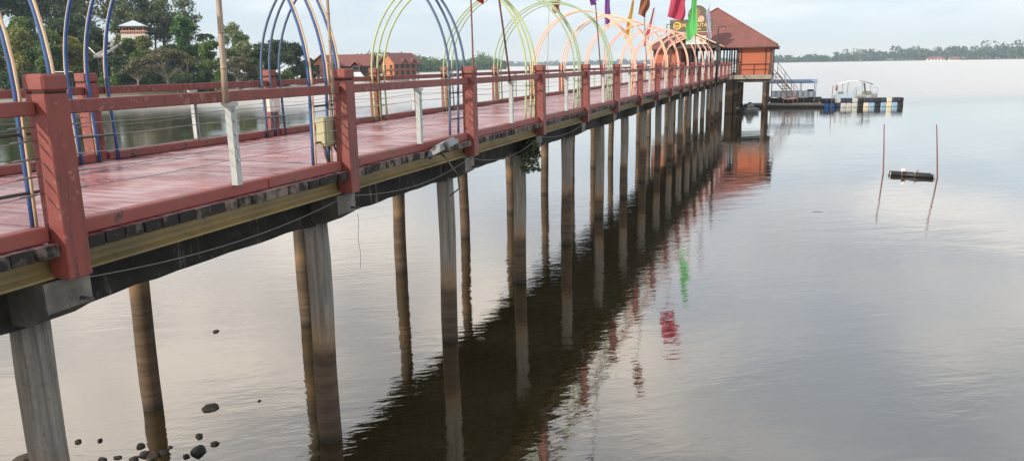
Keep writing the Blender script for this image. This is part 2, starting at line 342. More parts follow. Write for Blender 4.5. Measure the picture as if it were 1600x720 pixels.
def ground_mat():
    q = NT('bank_ground'); w = q.coord('World'); a = q.noise(w, 0.12, 5, 0.6); b = q.noise(w, 1.5, 4, 0.6)
    c = q.mix(q.ramp(a, [(0.42, (0, 0, 0)), (0.6, (1,) * 3)]), (0.055, 0.06, 0.022), (0.15, 0.12, 0.08))
    sp = q.n('ShaderNodeSeparateXYZ'); q.l(w, sp.inputs[0]); up_ = q.n('ShaderNodeMapRange'); up_.inputs['From Min'].default_value = 1.5; up_.inputs['From Max'].default_value = 2.3; q.l(sp.outputs['Z'], up_.inputs['Value'])
    c = q.mix(up_.outputs[0], c, (0.028, 0.030, 0.014))
    c = q.mix(q.ramp(b, [(0.45, (0, 0, 0)), (0.7, (0.6,) * 3)]), c, (0.04, 0.045, 0.02))
    q.set(Base_Color=c, Roughness=0.95, Normal=q.bump(b, 0.5, 0.2)); return q.m
M['ground'] = ground_mat()
def water_mat():
    q = NT('lake_water'); w = q.coord('World')
    rot = q.n('ShaderNodeMapping'); rot.inputs['Rotation'].default_value = (0, 0, R(-12)); q.l(w, rot.inputs[0])
    def sc(x, y):
        mp = q.n('ShaderNodeMapping'); mp.inputs['Scale'].default_value = (x, y, 1); q.l(rot.outputs[0], mp.inputs[0]); return mp.outputs[0]
    fine = q.noise(sc(2.6, 7.0), 1.0, 3, 0.55, 0.2)
    mid = q.noise(sc(0.7, 1.7), 1.0, 3, 0.5, 0.3)
    big = q.noise(sc(0.10, 0.2), 1.0, 2, 0.5)
    sp = q.n('ShaderNodeSeparateXYZ'); q.l(w, sp.inputs[0])
    op = q.n('ShaderNodeMapRange', interpolation_type='SMOOTHSTEP'); op.inputs['From Min'].default_value = 66; op.inputs['From Max'].default_value = 125; q.l(sp.outputs['Y'], op.inputs['Value'])
    gust = q.ramp(q.noise(sc(0.02, 0.07), 1.0, 3, 0.5, 0.4), [(0.42, (0.14,) * 3), (0.62, (1.0,) * 3)])
    wind = q.math('ADD', gust, q.math('MULTIPLY', op.outputs[0], 2.2))          # the open lake is rougher than the sheltered shore
    h = q.math('ADD', q.math('MULTIPLY', fine, q.math('MULTIPLY', wind, 0.0055)), q.math('MULTIPLY', q.math('MULTIPLY', mid, q.math('ADD', op.outputs[0], 1.0)), 0.0072))
    h = q.math('ADD', h, q.math('MULTIPLY', big, 0.02))
    silt = q.noise(w, 0.35, 4, 0.55)
    c = q.mix(silt, (0.022, 0.017, 0.006), (0.036, 0.028, 0.010))
    nr = q.bump(h, 1.0, 1.0); q.set(Base_Color=c, Roughness=q.math('ADD', q.math('MULTIPLY', op.outputs[0], 0.27), 0.03), IOR=1.33, Normal=nr)
    gl = q.n('ShaderNodeBsdfGlossy'); q.l(q.math('ADD', q.math('MULTIPLY', op.outputs[0], 0.27), 0.02), gl.inputs['Roughness']); gl.inputs['Color'].default_value = (0.96, 0.94, 0.905, 1); q.l(nr, gl.inputs['Normal'])
    fr = q.n('ShaderNodeFresnel'); fr.inputs['IOR'].default_value = 1.33; q.l(nr, fr.inputs['Normal'])
    fac = q.math('ADD', q.math('MULTIPLY', fr.outputs[0], 0.70), 0.235, True)
    ms = q.n('ShaderNodeMixShader'); q.l(fac, ms.inputs[0]); q.l(q.b.outputs[0], ms.inputs[1]); q.l(gl.outputs[0], ms.inputs[2]); q.l(ms.outputs[0], q.out.inputs[0]); return q.m
M['water'] = water_mat()

# ------------------------------------------------------------------ water and land
mb = MB(); W = 9000
mb.add([(-W, -600, 0), (W, -600, 0), (W, W, 0), (-W, W, 0)], [(0, 1, 2, 3)])
struct('water', mb.mesh('water', M['water'], False))

def sstep(a, b, x):
    x = min(1, max(0, (x - a) / (b - a))); return x * x * (3 - 2 * x)
SHORE = [(-420, 130), (-240, 168), (-150, 182), (-115, 178), (-95, 171), (-78, 171), (-73, 196), (-74, 226), (-78, 262), (-84, 300), (-96, 352), (-118, 420), (-170, 520), (-300, 600)]
def shore_dist(x, y):
    """signed distance to the shore line, positive inland"""
    best = 1e9; sgn = 1
    for (ax, ay), (bx, by) in zip(SHORE, SHORE[1:]):
        dx, dy = bx - ax, by - ay; L2 = dx * dx + dy * dy
        k = max(0, min(1, ((x - ax) * dx + (y - ay) * dy) / L2)); qx, qy = ax + k * dx - x, ay + k * dy - y
        d = qx * qx + qy * qy
        if d < best: best = d; sgn = 1 if (dx * (y - ay) - dy * (x - ax)) > 0 else -1
    return sgn * math.sqrt(best)
def bank_z(x, y):
    d = shore_dist(x, y)
    if d < 0: return max(-1.5, d * 0.25)
    z = 1.3 * sstep(0, 5, d) + 0.02 * d + 6.0 * sstep(30, 110, d)
    hill = sstep(14, 62, d) * (1 - sstep(-75, -40, x)) * (1 - sstep(262, 330, y))
    z += 11.5 * hill + 0.35 * mnoise.noise((x * 0.06, y * 0.06, 3.1)) + 0.12 * mnoise.noise((x * 0.35, y * 0.35, 0))
    return z
mb = MB(); nx, ny = 90, 100; X0, X1, Y0, Y1 = -430.0, -52.0, 120.0, 620.0
gx = [X1 - (X1 - X0) * (i / nx) ** 1.7 for i in range(nx + 1)]; gy = [Y0 + (Y1 - Y0) * (j / ny) ** 1.35 for j in range(ny + 1)]
vv = [(x, y, bank_z(x, y)) for y in gy for x in gx]
ff = []
for j in range(ny):
    for i in range(nx):
        q = [j * (nx + 1) + i, (j + 1) * (nx + 1) + i, (j + 1) * (nx + 1) + i + 1, j * (nx + 1) + i + 1]
        if max(vv[k][2] for k in q) > -1.4: ff.append(tuple(q))
mb.add(vv, ff, 0, True)
struct('left_bank', mb.mesh('left_bank', M['ground']))

# far shores: low land strips, seen edge-on across the lake
def strip(name, pts, depth, hz):
    mb = MB(); n = len(pts)
    vs_ = []
    for (x, y) in pts:
        L = math.hypot(x, y); ux, uy = x / L, y / L
        vs_ += [(x, y, -0.5), (x + ux * 8, y + uy * 8, hz * 0.4), (x + ux * depth, y + uy * depth, hz)]
    fs = []
    for i in range(n - 1):
        for k in range(2): fs.append((i * 3 + k, i * 3 + 3 + k, i * 3 + 4 + k, i * 3 + 1 + k))
    mb.add(vs_, fs); return struct(name, mb.mesh(name, M['ground'], False))
def arc(x0, x1, D0, D1, n=24):
    o = []
    for i in range(n + 1):
        k = i / n; d = on_depth(x0 + (x1 - x0) * k, 95, 1.0); D = D0 + (D1 - D0) * k + 30 * math.sin(k * 9)
        o.append((d.x * D, D))
    return o
FAR_RIGHT = arc(1190, 2150, 2050, 1150); FAR_MID = arc(700, 1230, 3600, 2900); NEAR_MID = arc(560, 790, 560, 1050)
strip('far_shore_right', FAR_RIGHT, 300, 3); strip('far_shore_middle', FAR_MID, 300, 3); strip('far_shore_left', NEAR_MID, 90, 2.0)

# ------------------------------------------------------------------ footbridge
S, T0, NEAR, FAR, DECK = 4.0, 4.09, 5.133, 9.31, 3.755
CX, CY = T0, 7.22
NB = 19                                      # bays from n = -2 to the pavilion
NS = list(range(-2, 18))
bpos = B(CX, CY, 0)
def L(t, lat, z): return (t - CX, lat - CY, z)
def bridge_thing(name, label, cat, t=CX, lat=CY, z=0.0, group=None): return thing(name, label, cat, B(t, lat, z), YAW, group)
bridge = bridge_thing('footbridge', 'long maroon plank footbridge on concrete piles leading out to the orange pavilion', 'footbridge')

# planks
PW = 0.2
variants = []
for i in range(6):
    mb = MB(); w = PW - 0.017 - rnd.random() * 0.008; hl = 2.14 + rnd.uniform(-0.012, 0.012)
    mb.box(-w / 2, w / 2, -hl, hl, -0.10, 0, 0, 0.006)
    for k, f in enumerate(mb.f):
        ys = [mb.v[q][1] for q in f]
        if min(ys) > hl - 0.02 or max(ys) < -hl + 0.02 or min(mb.v[q][2] for q in f) < -0.05: mb.m[k] = 1
    variants.append(mb.mesh('plank', [M['plank'], M['plank_end']]))
t = 2.5
for i in range(300):
    link('plank', variants[rnd.randrange(6)], bridge, L(t + i * PW, CY + rnd.uniform(-0.012, 0.012), DECK + rnd.uniform(-0.004, 0.003)), (rnd.uniform(-0.001, 0.001), 0, rnd.uniform(-0.002, 0.002)))
mb = MB()
for a in [t - PW * k for k in range(1, 43)] + [t + PW * k for k in range(300, 373)]:
    mb.box(a - CX - PW / 2 + 0.007, a - CX + PW / 2 - 0.007, -2.14, 2.14, DECK - 0.10 + rnd.uniform(-.003, 0), DECK + rnd.uniform(-.004, .003))
o = part('planking', mb, M['plank'], bridge); o['kind'] = 'stuff'

# bay pieces
def pile_mesh(r, top, mat):
    mb = MB(); zs = [-1.2, -0.3, 0.4, 1.0, 1.45, 2.0, 2.6, top]; n = 20
    mb.tube([(0.012 * math.sin(z * 2), 0.012 * math.cos(z * 1.7), z) for z in zs], [r * (1 + 0.02 * math.sin(z * 3.1)) for z in zs], n)
    return mb.mesh('pile', mat)
pile_near = [pile_mesh(r, 3.14, M['pile']) for r in (0.15, 0.146, 0.153)]
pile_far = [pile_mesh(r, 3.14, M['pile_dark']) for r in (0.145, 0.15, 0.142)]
def girder_mesh():
    mb = MB(); h = S - 0.04; z0, z1 = 3.465, 3.65
    prof = [(-0.085, z0), (0.09, z0), (0.09, z1), (-0.03, z1), (-0.005, z1 - 0.05), (-0.008, z1 - 0.085), (-0.035, z0 + 0.05), (-0.07, z0 + 0.025), (-0.085, z0 + 0.018)]
    mb.prism(prof, 0, 0.02, 0.02 + h)
    
    return mb.mesh('girder', M['girder'])
gm = girder_mesh()
def beam_mesh():
    mb = MB(); n = 16; vs_ = []
    for i in range(n + 1):
        x = S * i / n; e = abs(2 * i / n - 1); zb = 3.07 - 0.05 * (e ** 6) + rnd.uniform(-0.012, 0.012)
        vs_ += [(x, -0.14, zb), (x, 0.14, zb + rnd.uniform(-0.01, 0.01)), (x, 0.14, 3.44), (x, -0.14 + rnd.uniform(-.006, .006), 3.44)]
    fs = [(3, 2, 1, 0), tuple(n * 4 + k for k in range(4))]
    for i in range(n):
        for k in range(4): k2 = (k + 1) % 4; fs.append((i * 4 + k, i * 4 + k2, i * 4 + 4 + k2, i * 4 + 4 + k))
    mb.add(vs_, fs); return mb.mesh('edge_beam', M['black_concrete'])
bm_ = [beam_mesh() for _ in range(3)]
def crosshead_mesh():
    mb = MB()
    for y0, y1 in ((-2.03, 2.03),):
        prof = [(y0, 3.20), (y0 + 0.22, 3.09), (y1 - 0.22, 3.09), (y1, 3.20), (y1, 3.455), (y0, 3.455)]
        mb.prism(prof, 0, -0.21, 0.21)
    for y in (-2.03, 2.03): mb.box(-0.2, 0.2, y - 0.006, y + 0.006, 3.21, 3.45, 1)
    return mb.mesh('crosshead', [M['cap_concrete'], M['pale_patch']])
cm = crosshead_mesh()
def kerb_mesh(k):
    mb = MB(); a, b = 0.115, S - 0.115; bt = [(a, b)] if k else [(a, a + 2.35), (a + 2.365, b)]
    for x0, x1 in bt: mb.box(x0, x1, -0.06, 0.06, DECK + 0.006, DECK + 0.125, 0, 0.012)
    return mb.mesh('kerb', M['kerb'])
km = [kerb_mesh(0), kerb_mesh(1)]
for n in NS:
    tt = T0 + S * n
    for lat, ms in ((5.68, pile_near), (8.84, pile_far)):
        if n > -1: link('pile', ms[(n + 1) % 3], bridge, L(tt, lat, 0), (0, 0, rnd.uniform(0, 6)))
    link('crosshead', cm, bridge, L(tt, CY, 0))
    for lat in (5.29, 9.17): link('girder', gm, bridge, L(tt, lat, 0))
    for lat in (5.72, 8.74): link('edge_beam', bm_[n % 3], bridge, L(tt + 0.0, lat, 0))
    for lat, q in ((NEAR + 0.075, n % 2), (FAR - 0.075, 1)): link('kerb', km[q], bridge, L(tt, lat, 0))
# sagging service cables slung under the near girder
for n in range(0, 4):
    mb = MB(); a = T0 + S * n; pts = []
    for i in range(15):
        k = i / 14; pts.append(L(a + S * k, 5.175 + 0.012 * math.sin(n), 3.43 - (0.13 + 0.04 * (n % 3)) * 4 * k * (1 - k)))
    mb.tube(pts, 0.004, 6); part('cable', mb, M['wire'], bridge)
for (t_, z0, ln) in ((8.35, 3.15, 0.75), (16.6, 3.1, 0.45), (11.0, 3.35, 0.42)):
    mb = MB(); mb.tube([L(t_ + 0.02 * math.sin(i * 1.3), 5.2, z0 - ln * i / 8) for i in range(9)], 0.0028, 5); part('loose_wire', mb, M['dark_steel'], bridge)
# rusty bolts sticking out of the crossheads and girders
mb = MB(); mb.tube([(0, 0, 0), (0, -0.14, 0)], 0.016, 8); bolt = mb.mesh('bolt', M['dark_steel'])
for n in range(0, 6): link('bolt', bolt, bridge, L(T0 + S * n + 0.1, 5.2, 3.26))

# railings
def railing(name, label, lat, side):
    th = bridge_thing(name, label, 'railing', CX, lat, 0)
    def Q(t, dl, z): return (t - CX, dl, z)
    mb = MB(); mb.box(-0.1, 0.1, -0.1, 0.1, 3.47, 4.858, 0, 0.008); post = mb.mesh('post', M['red'])
    mb = MB(); mb.box(-0.108, 0.108, -0.108, 0.108, 4.874, 5.0, 0, 0.018); mb.box(-0.09, 0.09, -0.09, 0.09, 4.85, 4.88, 1)
    cap = mb.mesh('cap', [M['red_cap'], M['groove']])
    mb = MB(); mb.box(0.102, S - 0.102, -0.045, 0.045, 4.70, 4.805, 0, 0.008); rail = mb.mesh('rail', M['red'])
    mb = MB(); prof = [(-0.038, -0.035), (0.038, -0.035), (0.038, 0.035), (0.03, 0.035), (0.03, -0.026), (-0.03, -0.026), (-0.03, 0.035), (-0.038, 0.035)]
    mb.prism(prof, 2, DECK + 0.128, 4.698)
    for z in WZ: mb.tube([(0, -0.044, z), (0, -0.062, z)], 0.014, 6)
    mb.box(-0.065, 0.065, -0.05, 0.05, 4.66, 4.697)
    stan = mb.mesh('stanchion', M['white_steel'])
    wires = []
    for k in range(3):
        ws = []
        for z in WZ:
            mb = MB(); pts = [(S * i / 8, 0.006 * math.sin(i * 2.1 + k), z - 0.012 * (k + 1) * math.sin(math.pi * i / 4) ** 2) for i in range(9)]; pts[0] = (0.1, 0, z); pts[-1] = (S - 0.1, 0, z)
            mb.tube(pts, 0.0036, 5)
            for a, b in ((0.14, 0.30), (S - 0.30, S - 0.14)):
                mb.tube([(a, 0, z), (a + 0.03, 0, z), (b - 0.03, 0, z), (b, 0, z)], [0.004, 0.0085, 0.0085, 0.004], 6)
            ws.append(mb.mesh('wire', M['wire']))
        wires.append(ws)
    for n in NS:
        tt = T0 + S * n
        p = link('post', post, th, Q(tt, 0, 0), (rnd.uniform(-.004, .004), rnd.uniform(-.004, .004), rnd.uniform(-.01, .01)))
        link('cap', cap, p, (0, 0, 0), (0, 0, rnd.uniform(-.03, .03)))
        link('rail', rail, th, Q(tt, side * 0.02, 0), (0, rnd.uniform(-.001, .001), 0))
        link('stanchion', stan, th, Q(tt + S / 2 + rnd.uniform(-.06, .06), -0.01, 0), (0, rnd.uniform(-.008, .008), 0 if side > 0 else math.pi))
        for w in wires[n % 3]: link('wire', w, th, Q(tt, side * 0.03, 0))
    return th
WZ = (4.13, 4.26, 4.39, 4.52, 4.62)
railing('near_railing', 'red timber railing with wires and white stanchions along the nearer bridge edge', NEAR, 1)
railing('far_railing', 'red timber railing with wires along the bridge edge farther from the camera', FAR, -1)

# hooped arches over the deck
def hoop_pts(off):
    lat0, lat1, zc, hr = 5.34, 9.20, 4.86, 2.10; c, r = (lat0 + lat1) / 2, (lat1 - lat0) / 2; pts = []
    for z in (DECK + 0.004, 4.2, 4.55): pts.append((off, lat0 - c + 0.03 * (4.86 - z), z))
    for i in range(33):
        a = math.pi - math.pi * i / 32; pts.append((off, math.cos(a) * r, zc + math.sin(a) * hr))
    for z in (4.55, 4.2, DECK + 0.004): pts.append((off, lat1 - c - 0.03 * (4.86 - z), z))
    return pts, c
ordn = ['nearest', 'second', 'third', 'fourth', 'fifth', 'sixth', 'seventh', 'eighth', 'ninth', 'tenth', 'eleventh', 'twelfth', 'thirteenth', 'fourteenth', 'fifteenth']
arch_cols = ['blue_pipe', 'blue_pipe', 'bluegrey_pipe', 'green_pipe', 'sage_pipe', 'sage_pipe', 'orange_pipe', 'orange_pipe', 'orange_pipe', 'pink_pipe', 'orange_pipe', 'pink_pipe', 'orange_pipe', 'pink_pipe', 'pink_pipe']
arch_words = {'blue_pipe': 'blue', 'bluegrey_pipe': 'grey-blue', 'green_pipe': 'yellow-green', 'sage_pipe': 'pale green', 'orange_pipe': 'peach orange', 'pink_pipe': 'salmon pink'}
seen = {}
hoop_cache = {}
for n, cname in enumerate(arch_cols):
    k = seen.get(cname, 0); seen[cname] = k + 1; tot = arch_cols.count(cname)
    lab = 'triple-hooped %s pipe arch spanning the footbridge' % arch_words[cname]
    lab += '' if tot == 1 else (', nearest of that colour' if k == 0 else (', farthest of that colour' if k == tot - 1 else ', %s of that colour from the camera' % ordn[k]))
    pts, c = hoop_pts(0)
    th = bridge_thing('pipe_arch', lab, 'arch', T0 + S * n, c, DECK, 'pipe arches over the footbridge')
    if cname not in hoop_cache:
        mb = MB(); mb.tube([(x, y, z - DECK) for x, y, z in pts], 0.0225, 8); h0 = mb.mesh('hoop', M[cname])
        mb = MB()
        mb.tube([(x, y * 1.0 - (0.034 if y < 0 else -0.034) * max(0, 1 - max(0, z - 4.86) / 2.1), z - DECK + 0.034 * max(0, (z - 4.86) / 2.1)) for x, y, z in pts], 0.013, 6); r0 = mb.mesh('rope_light', M['cream'] if n < 3 else M[cname])
        mb = MB()
        mb.tube([(-0.34, 0, 0), (0.34, 0, 0)], 0.014, 6)
        g0 = mb.mesh('rung', M[cname] if n > 1 else M['dark_steel'])
        hoop_cache[cname] = (h0, r0, g0)
    h0, r0, g0 = hoop_cache[cname]
    for off in (-0.3, 0, 0.3):
        ry = rnd.uniform(-.008, .008)
        hp_ = link('hoop', h0, th, (off - 0.06 + rnd.uniform(-.02, .02), 0, 0), (0, ry, rnd.uniform(-.012, .012)), (1, 1 + rnd.uniform(-.012, .006), 1 + rnd.uniform(-.012, .014)))
        if n < 2: link('rope_light', r0, hp_)
    for y in (5.36 - c, 9.18 - c):
        for z in (4.12, 4.56): link('rung', g0, th, (-0.06, y, z - DECK))

# flags on bamboo poles
def flag_mesh(w, h, drop, mat, seed, curl=0.06, grow=False):
    mb = MB(); nx_, nz_ = 14, 18; vs_ = []
    for j in range(nz_ + 1):
        b = j / nz_
        for i in range(nx_ + 1):
            a = i / nx_
            x = w * a * ((0.3 + 0.8 * b) if grow else (1 - 0.3 * b * (0.5 + 0.5 * math.sin(seed)))) * (1 + 0.12 * math.sin(9 * b + seed)); z = -h * b - drop * a + 0.08 * h * a * math.sin(3 * b + seed)
            y = curl * (0.25 + a) * math.sin(11 * a + 2.2 * b + seed) + 0.6 * curl * math.sin(5 * b + 7 * a + seed)
            vs_.append((x + 0.012, y, z))
    fs = [(j * (nx_ + 1) + i, j * (nx_ + 1) + i + 1, (j + 1) * (nx_ + 1) + i + 1, (j + 1) * (nx_ + 1) + i) for j in range(nz_) for i in range(nx_)]
    mb.add(vs_, fs, 0, True); return mb.mesh('flag', mat, False)
def cloth(name, c):
    q = NT(name); w = q.coord('World'); f = q.noise(w, 6, 3); cc = q.mix(f, tuple(x * 0.8 for x in c), c); q.set(Base_Color=cc, Roughness=0.7)
    tr = q.n('ShaderNodeBsdfTranslucent'); q.l(cc, tr.inputs['Color']); mxs = q.n('ShaderNodeMixShader'); mxs.inputs[0].default_value = 0.4
    q.l(q.b.outputs[0], mxs.inputs[1]); q.l(tr.outputs[0], mxs.inputs[2]); q.l(mxs.outputs[0], q.out.inputs[0]); return q.m
FC = {'maroon': (0.5, 0.06, 0.12), 'red': (0.4, 0.03, 0.04), 'purple': (0.3, 0.12, 0.42), 'yellow': (0.75, 0.5, 0.05), 'brown': (0.36, 0.15, 0.09), 'pink': (0.75, 0.16, 0.15), 'green': (0.15, 0.62, 0.18), 'lavender': (0.55, 0.55, 0.68), 'orange': (0.7, 0.25, 0.04), 'blue': (0.05, 0.12, 0.4)}
FM = {k: cloth(k + '_flag_cloth', c) for k, c in FC.items()}
# (pixel of the pole at the rail, pixel of the pole higher up, side, colour, flag width, height, top of pole z, flag top z, side of pole it hangs on, label)
flags = [
 ((352, 150), (341, 0), 0, 'orange', 0.5, 1.3, 8.6, 8.4, 1, 0.026, 'thick bamboo flagpole tied to the white stanchion nearest the camera', 'bamboo'),
 ((518, 112), (511, 0), 0, 'blue', 0.5, 1.2, 8.4, 8.2, 1, 0.018, 'bamboo flagpole rising beside the second near railing post', 'bamboo'),
 ((739, 108), (736, 8), 0, 'red', 0.28, 1.3, 7.6, 7.5, 1, 0.016, 'thin pole with red flag at the third near railing post', 'bamboo_red'),
 ((796, 122), (780, 0), 0, 'maroon', 0.3, 1.25, 8.0, 7.9, -1, 0.02, 'leaning dark bamboo flagpole with maroon flag at the third white stanchion', 'bamboo_red'),
 ((855, 105), (858, 18), 1, 'brown', 0.42, 1.1, 8.25, 8.17, 1, 0.015, 'thin pole with dark brown flag on the far railing', 'bamboo'),
 ((938, 107), (931, 10), 0, 'purple', 0.27, 1.15, 7.9, 7.8, -1, 0.017, 'pole with purple flag hanging left on the near railing', 'bamboo_red'),
 ((944, 104), (945, 20), 1, 'purple', 0.3, 1.7, 8.85, 8.8, 1, 0.015, 'pole with narrow purple flag on the far railing', 'bamboo'),
 ((985, 104), (990, 10), 1, 'yellow', 0.38, 2.5, 9.1, 9.05, -1, 0.016, 'pole with long narrow yellow flag on the far railing', 'bamboo'),
 ((1010, 104), (1004, 16), 0, 'brown', 0.33, 1.0, 7.75, 7.7, 1, 0.02, 'pole with small brown flag on the near railing', 'bamboo'),
 ((1016, 103), (1024, 16), 1, 'pink', 0.3, 2.6, 9.0, 8.95, -1, 0.016, 'pole with salmon pink pennant on the far railing', 'bamboo'),
 ((1056, 102), (1050, 10), 0, 'maroon', 0.78, 1.55, 8.6, 8.55, 1, 0.022, 'pole with broad maroon flag in front of the green signboard', 'bamboo'),
 ((1086, 101), (1088, 10), 0, 'green', 0.62, 2.3, 8.9, 8.85, -1, 0.022, 'pole with bright green flag in front of the green signboard', 'bamboo'),
 ((1107, 100), (1108, 10), 0, 'lavender', 0.24, 1.9, 8.7, 8.4, -1, 0.02, 'pole with pale lavender flag at the right end of the signboard', 'bamboo'),
]
for (p0, p1, side, col, fw_, fh, ztop, zf, hand, pr, lab, pm) in flags:
    lat = (NEAR - 0.13) if side == 0 else (FAR + 0.13)
    ta, za = on_lat(*p0, lat); tb, zb = on_lat(*p1, lat); slope = (tb - ta) / max(0.3, zb - za); slope = max(-0.35, min(0.35, slope))
    th = bridge_thing('flagpole', lab, 'flagpole', ta, lat, DECK, 'bamboo flagpoles tied to the railings')
    za = za - DECK
    def PX(z): return slope * (z - DECK - za)
    mb = MB(); zs = [4.70 + (ztop - 4.70) * i / 12 for i in range(13)]
    mb.tube([(PX(z) + 0.008 * math.sin(z * 2.3), 0.008 * math.cos(z * 1.9), z - DECK) for z in zs], [pr * (1.1 - 0.45 * i / 12) for i in range(13)], 8)
    for z in zs[1:-1]: mb.tube([(PX(z) + 0.008 * math.sin(z * 2.3), 0.008 * math.cos(z * 1.9), z - DECK - 0.012), (PX(z) + 0.008 * math.sin(z * 2.3), 0.008 * math.cos(z * 1.9), z - DECK + 0.012)], pr * 1.15, 8)
    part('pole', mb, M[pm], th)
    fo = link('flag', flag_mesh(fw_, fh, 0.09 * fh * rnd.uniform(0.6, 1.2), FM[col], rnd.uniform(0, 6), 0.09, col in ('yellow', 'green', 'pink')), th, (PX(zf), 0, zf - DECK), (0, -slope * 0.5, (-1.57 if hand > 0 else 1.57) + rnd.uniform(-.3, .3)))

# switch boxes, flood light and fern
bx_ = bridge_thing('switch_box', 'olive grey electrical box on blue arch legs beside the second near post', 'electrical box', *((lambda q: (q[0], 5.36, q[1]))(on_lat(512, 228, 5.36))))
mb = MB(); mb.box(-0.15, 0.15, -0.075, 0.055, 0, 0.36, 0, 0.012); part('case', mb, M['box_olive'], bx_)
mb = MB(); mb.box(-0.135, 0.135, -0.095, -0.077, 0.015, 0.345, 0, 0.008); part('cover', mb, M['box_olive'], bx_)
mb = MB(); mb.tube([(-0.1, -0.02, 0.0), (-0.12, -0.05, -0.1), (-0.05, -0.03, -0.2), (-0.06, -0.02, -0.36)], 0.02, 8); mb.tube([(0.1, -0.02, 0.0), (0.14, -0.04, -0.09), (0.22, 0.0, -0.06)], 0.012, 6); part('conduit', mb, M['dark_steel'], bx_)
bx_ = bridge_thing('switch_box', 'small white electrical box on the second far railing post', 'electrical box', T0 + S * 2 - 0.12, 9.16, 4.22)
mb = MB(); mb.box(-0.12, 0.12, -0.09, 0.05, 0, 0.34, 0, 0.012); part('case', mb, M['box_white'], bx_)
mb = MB(); mb.box(-0.1, 0.1, -0.108, -0.092, 0.02, 0.32, 0, 0.006); part('cover', mb, M['box_white'], bx_)
mb = MB(); mb.tube([(-0.08, -0.02, 0), (-0.1, -0.03, -0.15), (-0.08, 0, -0.36)], 0.014, 6); part('conduit', mb, M['dark_steel'], bx_)

tl_, zl_ = on_lat(688, 236, 5.02)
fl = bridge_thing('floodlight', 'grey floodlight fixed to the outer deck edge, hanging over the water', 'floodlight', tl_, 5.0, zl_)
fl.rotation_euler = (R(-24), R(-6), YAW); fl.scale = (1.25, 1.25, 1.25)
mb = MB(); prof = [(-0.28, 0.0), (-0.2, 0.075), (0.2, 0.085), (0.3, 0.05), (0.3, 0.0)]
mb.prism(prof, 1, -0.12, 0.12); part('housing', mb, M['grey_plastic'], fl)
mb = MB(); mb.box(-0.02, 0.27, -0.105, 0.105, 0.079, 0.094, 0, 0.004); part('lens', mb, M['glass'], fl)
mb = MB(); mb.box(-0.1, -0.06, -0.15, 0.15, 0.0, 0.03); mb.box(-0.1, -0.06, 0.12, 0.16, -0.03, 0.15); mb.box(-0.1, -0.06, -0.16, -0.12, -0.03, 0.08); part('bracket', mb, M['dark_steel'], fl)
mb = MB(); mb.tube([(-0.1, -0.02, 0), (-0.16, -0.1, -0.1), (-0.12, -0.12, -0.35), (-0.2, -0.1, -0.5), (-0.38, -0.04, -0.52)], 0.01, 6); part('cable', mb, M['black'], fl)

def leaf_quads(centres, normals_jit, size, rng, aspect=1.6):
    """numpy soup of leaf quads -> verts, faces"""
    n = len(centres); a = rng.normal(size=(n, 3)); a /= np.linalg.norm(a, axis=1)[:, None]
    b = rng.normal(size=(n, 3)); b -= (a * b).sum(1)[:, None] * a; b /= np.linalg.norm(b, axis=1)[:, None]
    s = (size * rng.uniform(0.6, 1.4, n))[:, None]; a = a * s * aspect * 0.5; b = b * s * 0.5
    v = np.empty((n, 4, 3)); v[:, 0] = centres - a; v[:, 1] = centres + b * 0.9 - a * 0.1; v[:, 2] = centres + a; v[:, 3] = centres - b * 0.9 - a * 0.1
    return v.reshape(-1, 3)
def leaf_mesh(name, verts, tint, mat):
    n = len(verts) // 4; me = bpy.data.meshes.new(name); me.vertices.add(4 * n); me.loops.add(4 * n); me.polygons.add(n)
    me.vertices.foreach_set('co', verts.astype(np.float32).ravel()); me.loops.foreach_set('vertex_index', np.arange(4 * n, dtype=np.int32))
    me.polygons.foreach_set('loop_start', np.arange(0, 4 * n, 4, dtype=np.int32)); me.polygons.foreach_set('loop_total', np.full(n, 4, np.int32))
    at = me.attributes.new('tint', 'FLOAT', 'POINT'); at.data.foreach_set('value', np.repeat(tint, 4).astype(np.float32))
    me.materials.append(mat); me.update(calc_edges=True); return me
rng = np.random.default_rng(5)
tf, zf_ = on_lat(826, 226, 5.35)
fern = bridge_thing('fern', 'dark green fern clump growing from the crosshead under the deck', 'plant', tf, 5.3, zf_)
c = []
mb = MB()
for k in range(46):
    a = rnd.uniform(0, 6.28); r_ = rnd.uniform(0.1, 0.33); d = rnd.uniform(0.15, 0.62)
    fr = [(r_ * math.cos(a) * q, r_ * math.sin(a) * q * 0.6, 0.12 * math.sin(q * 3) - d * q * q) for q in [i / 7 for i in range(8)]]
    mb.tube(fr, 0.004, 4, cap=False)
    for p in fr[1:]:
        for _ in range(5): c.append((p[0] + rnd.gauss(0, .022), p[1] + rnd.gauss(0, .022), p[2] + rnd.gauss(0, .022)))
c = np.array(c); link('fronds', leaf_mesh('fronds', leaf_quads(c, 0, 0.045, rng, 2.4), rng.random(len(c)), LEAF['dark']), fern)
part('stems', mb, M['bark'], fern)

# ------------------------------------------------------------------ pavilion at the end of the bridge
HT, HC = 78.0, 7.3
hut = bridge_thing('pavilion', 'orange pavilion with maroon hipped roof standing on concrete piles at the bridge end', 'pavilion', HT, HC, 0)
def hp(name, mb, mat, parent=None): return part(name, mb, mat, parent or hut)
la, lb = 1.65 - HC, 12.85 - HC             # right and left outer walls
mb = MB(); mb.box(-0.2, 13, la - 0.15, lb + 0.15, 3.30, 3.72, 0, 0.02); hp('floor_slab', mb, M['slab_concrete'])
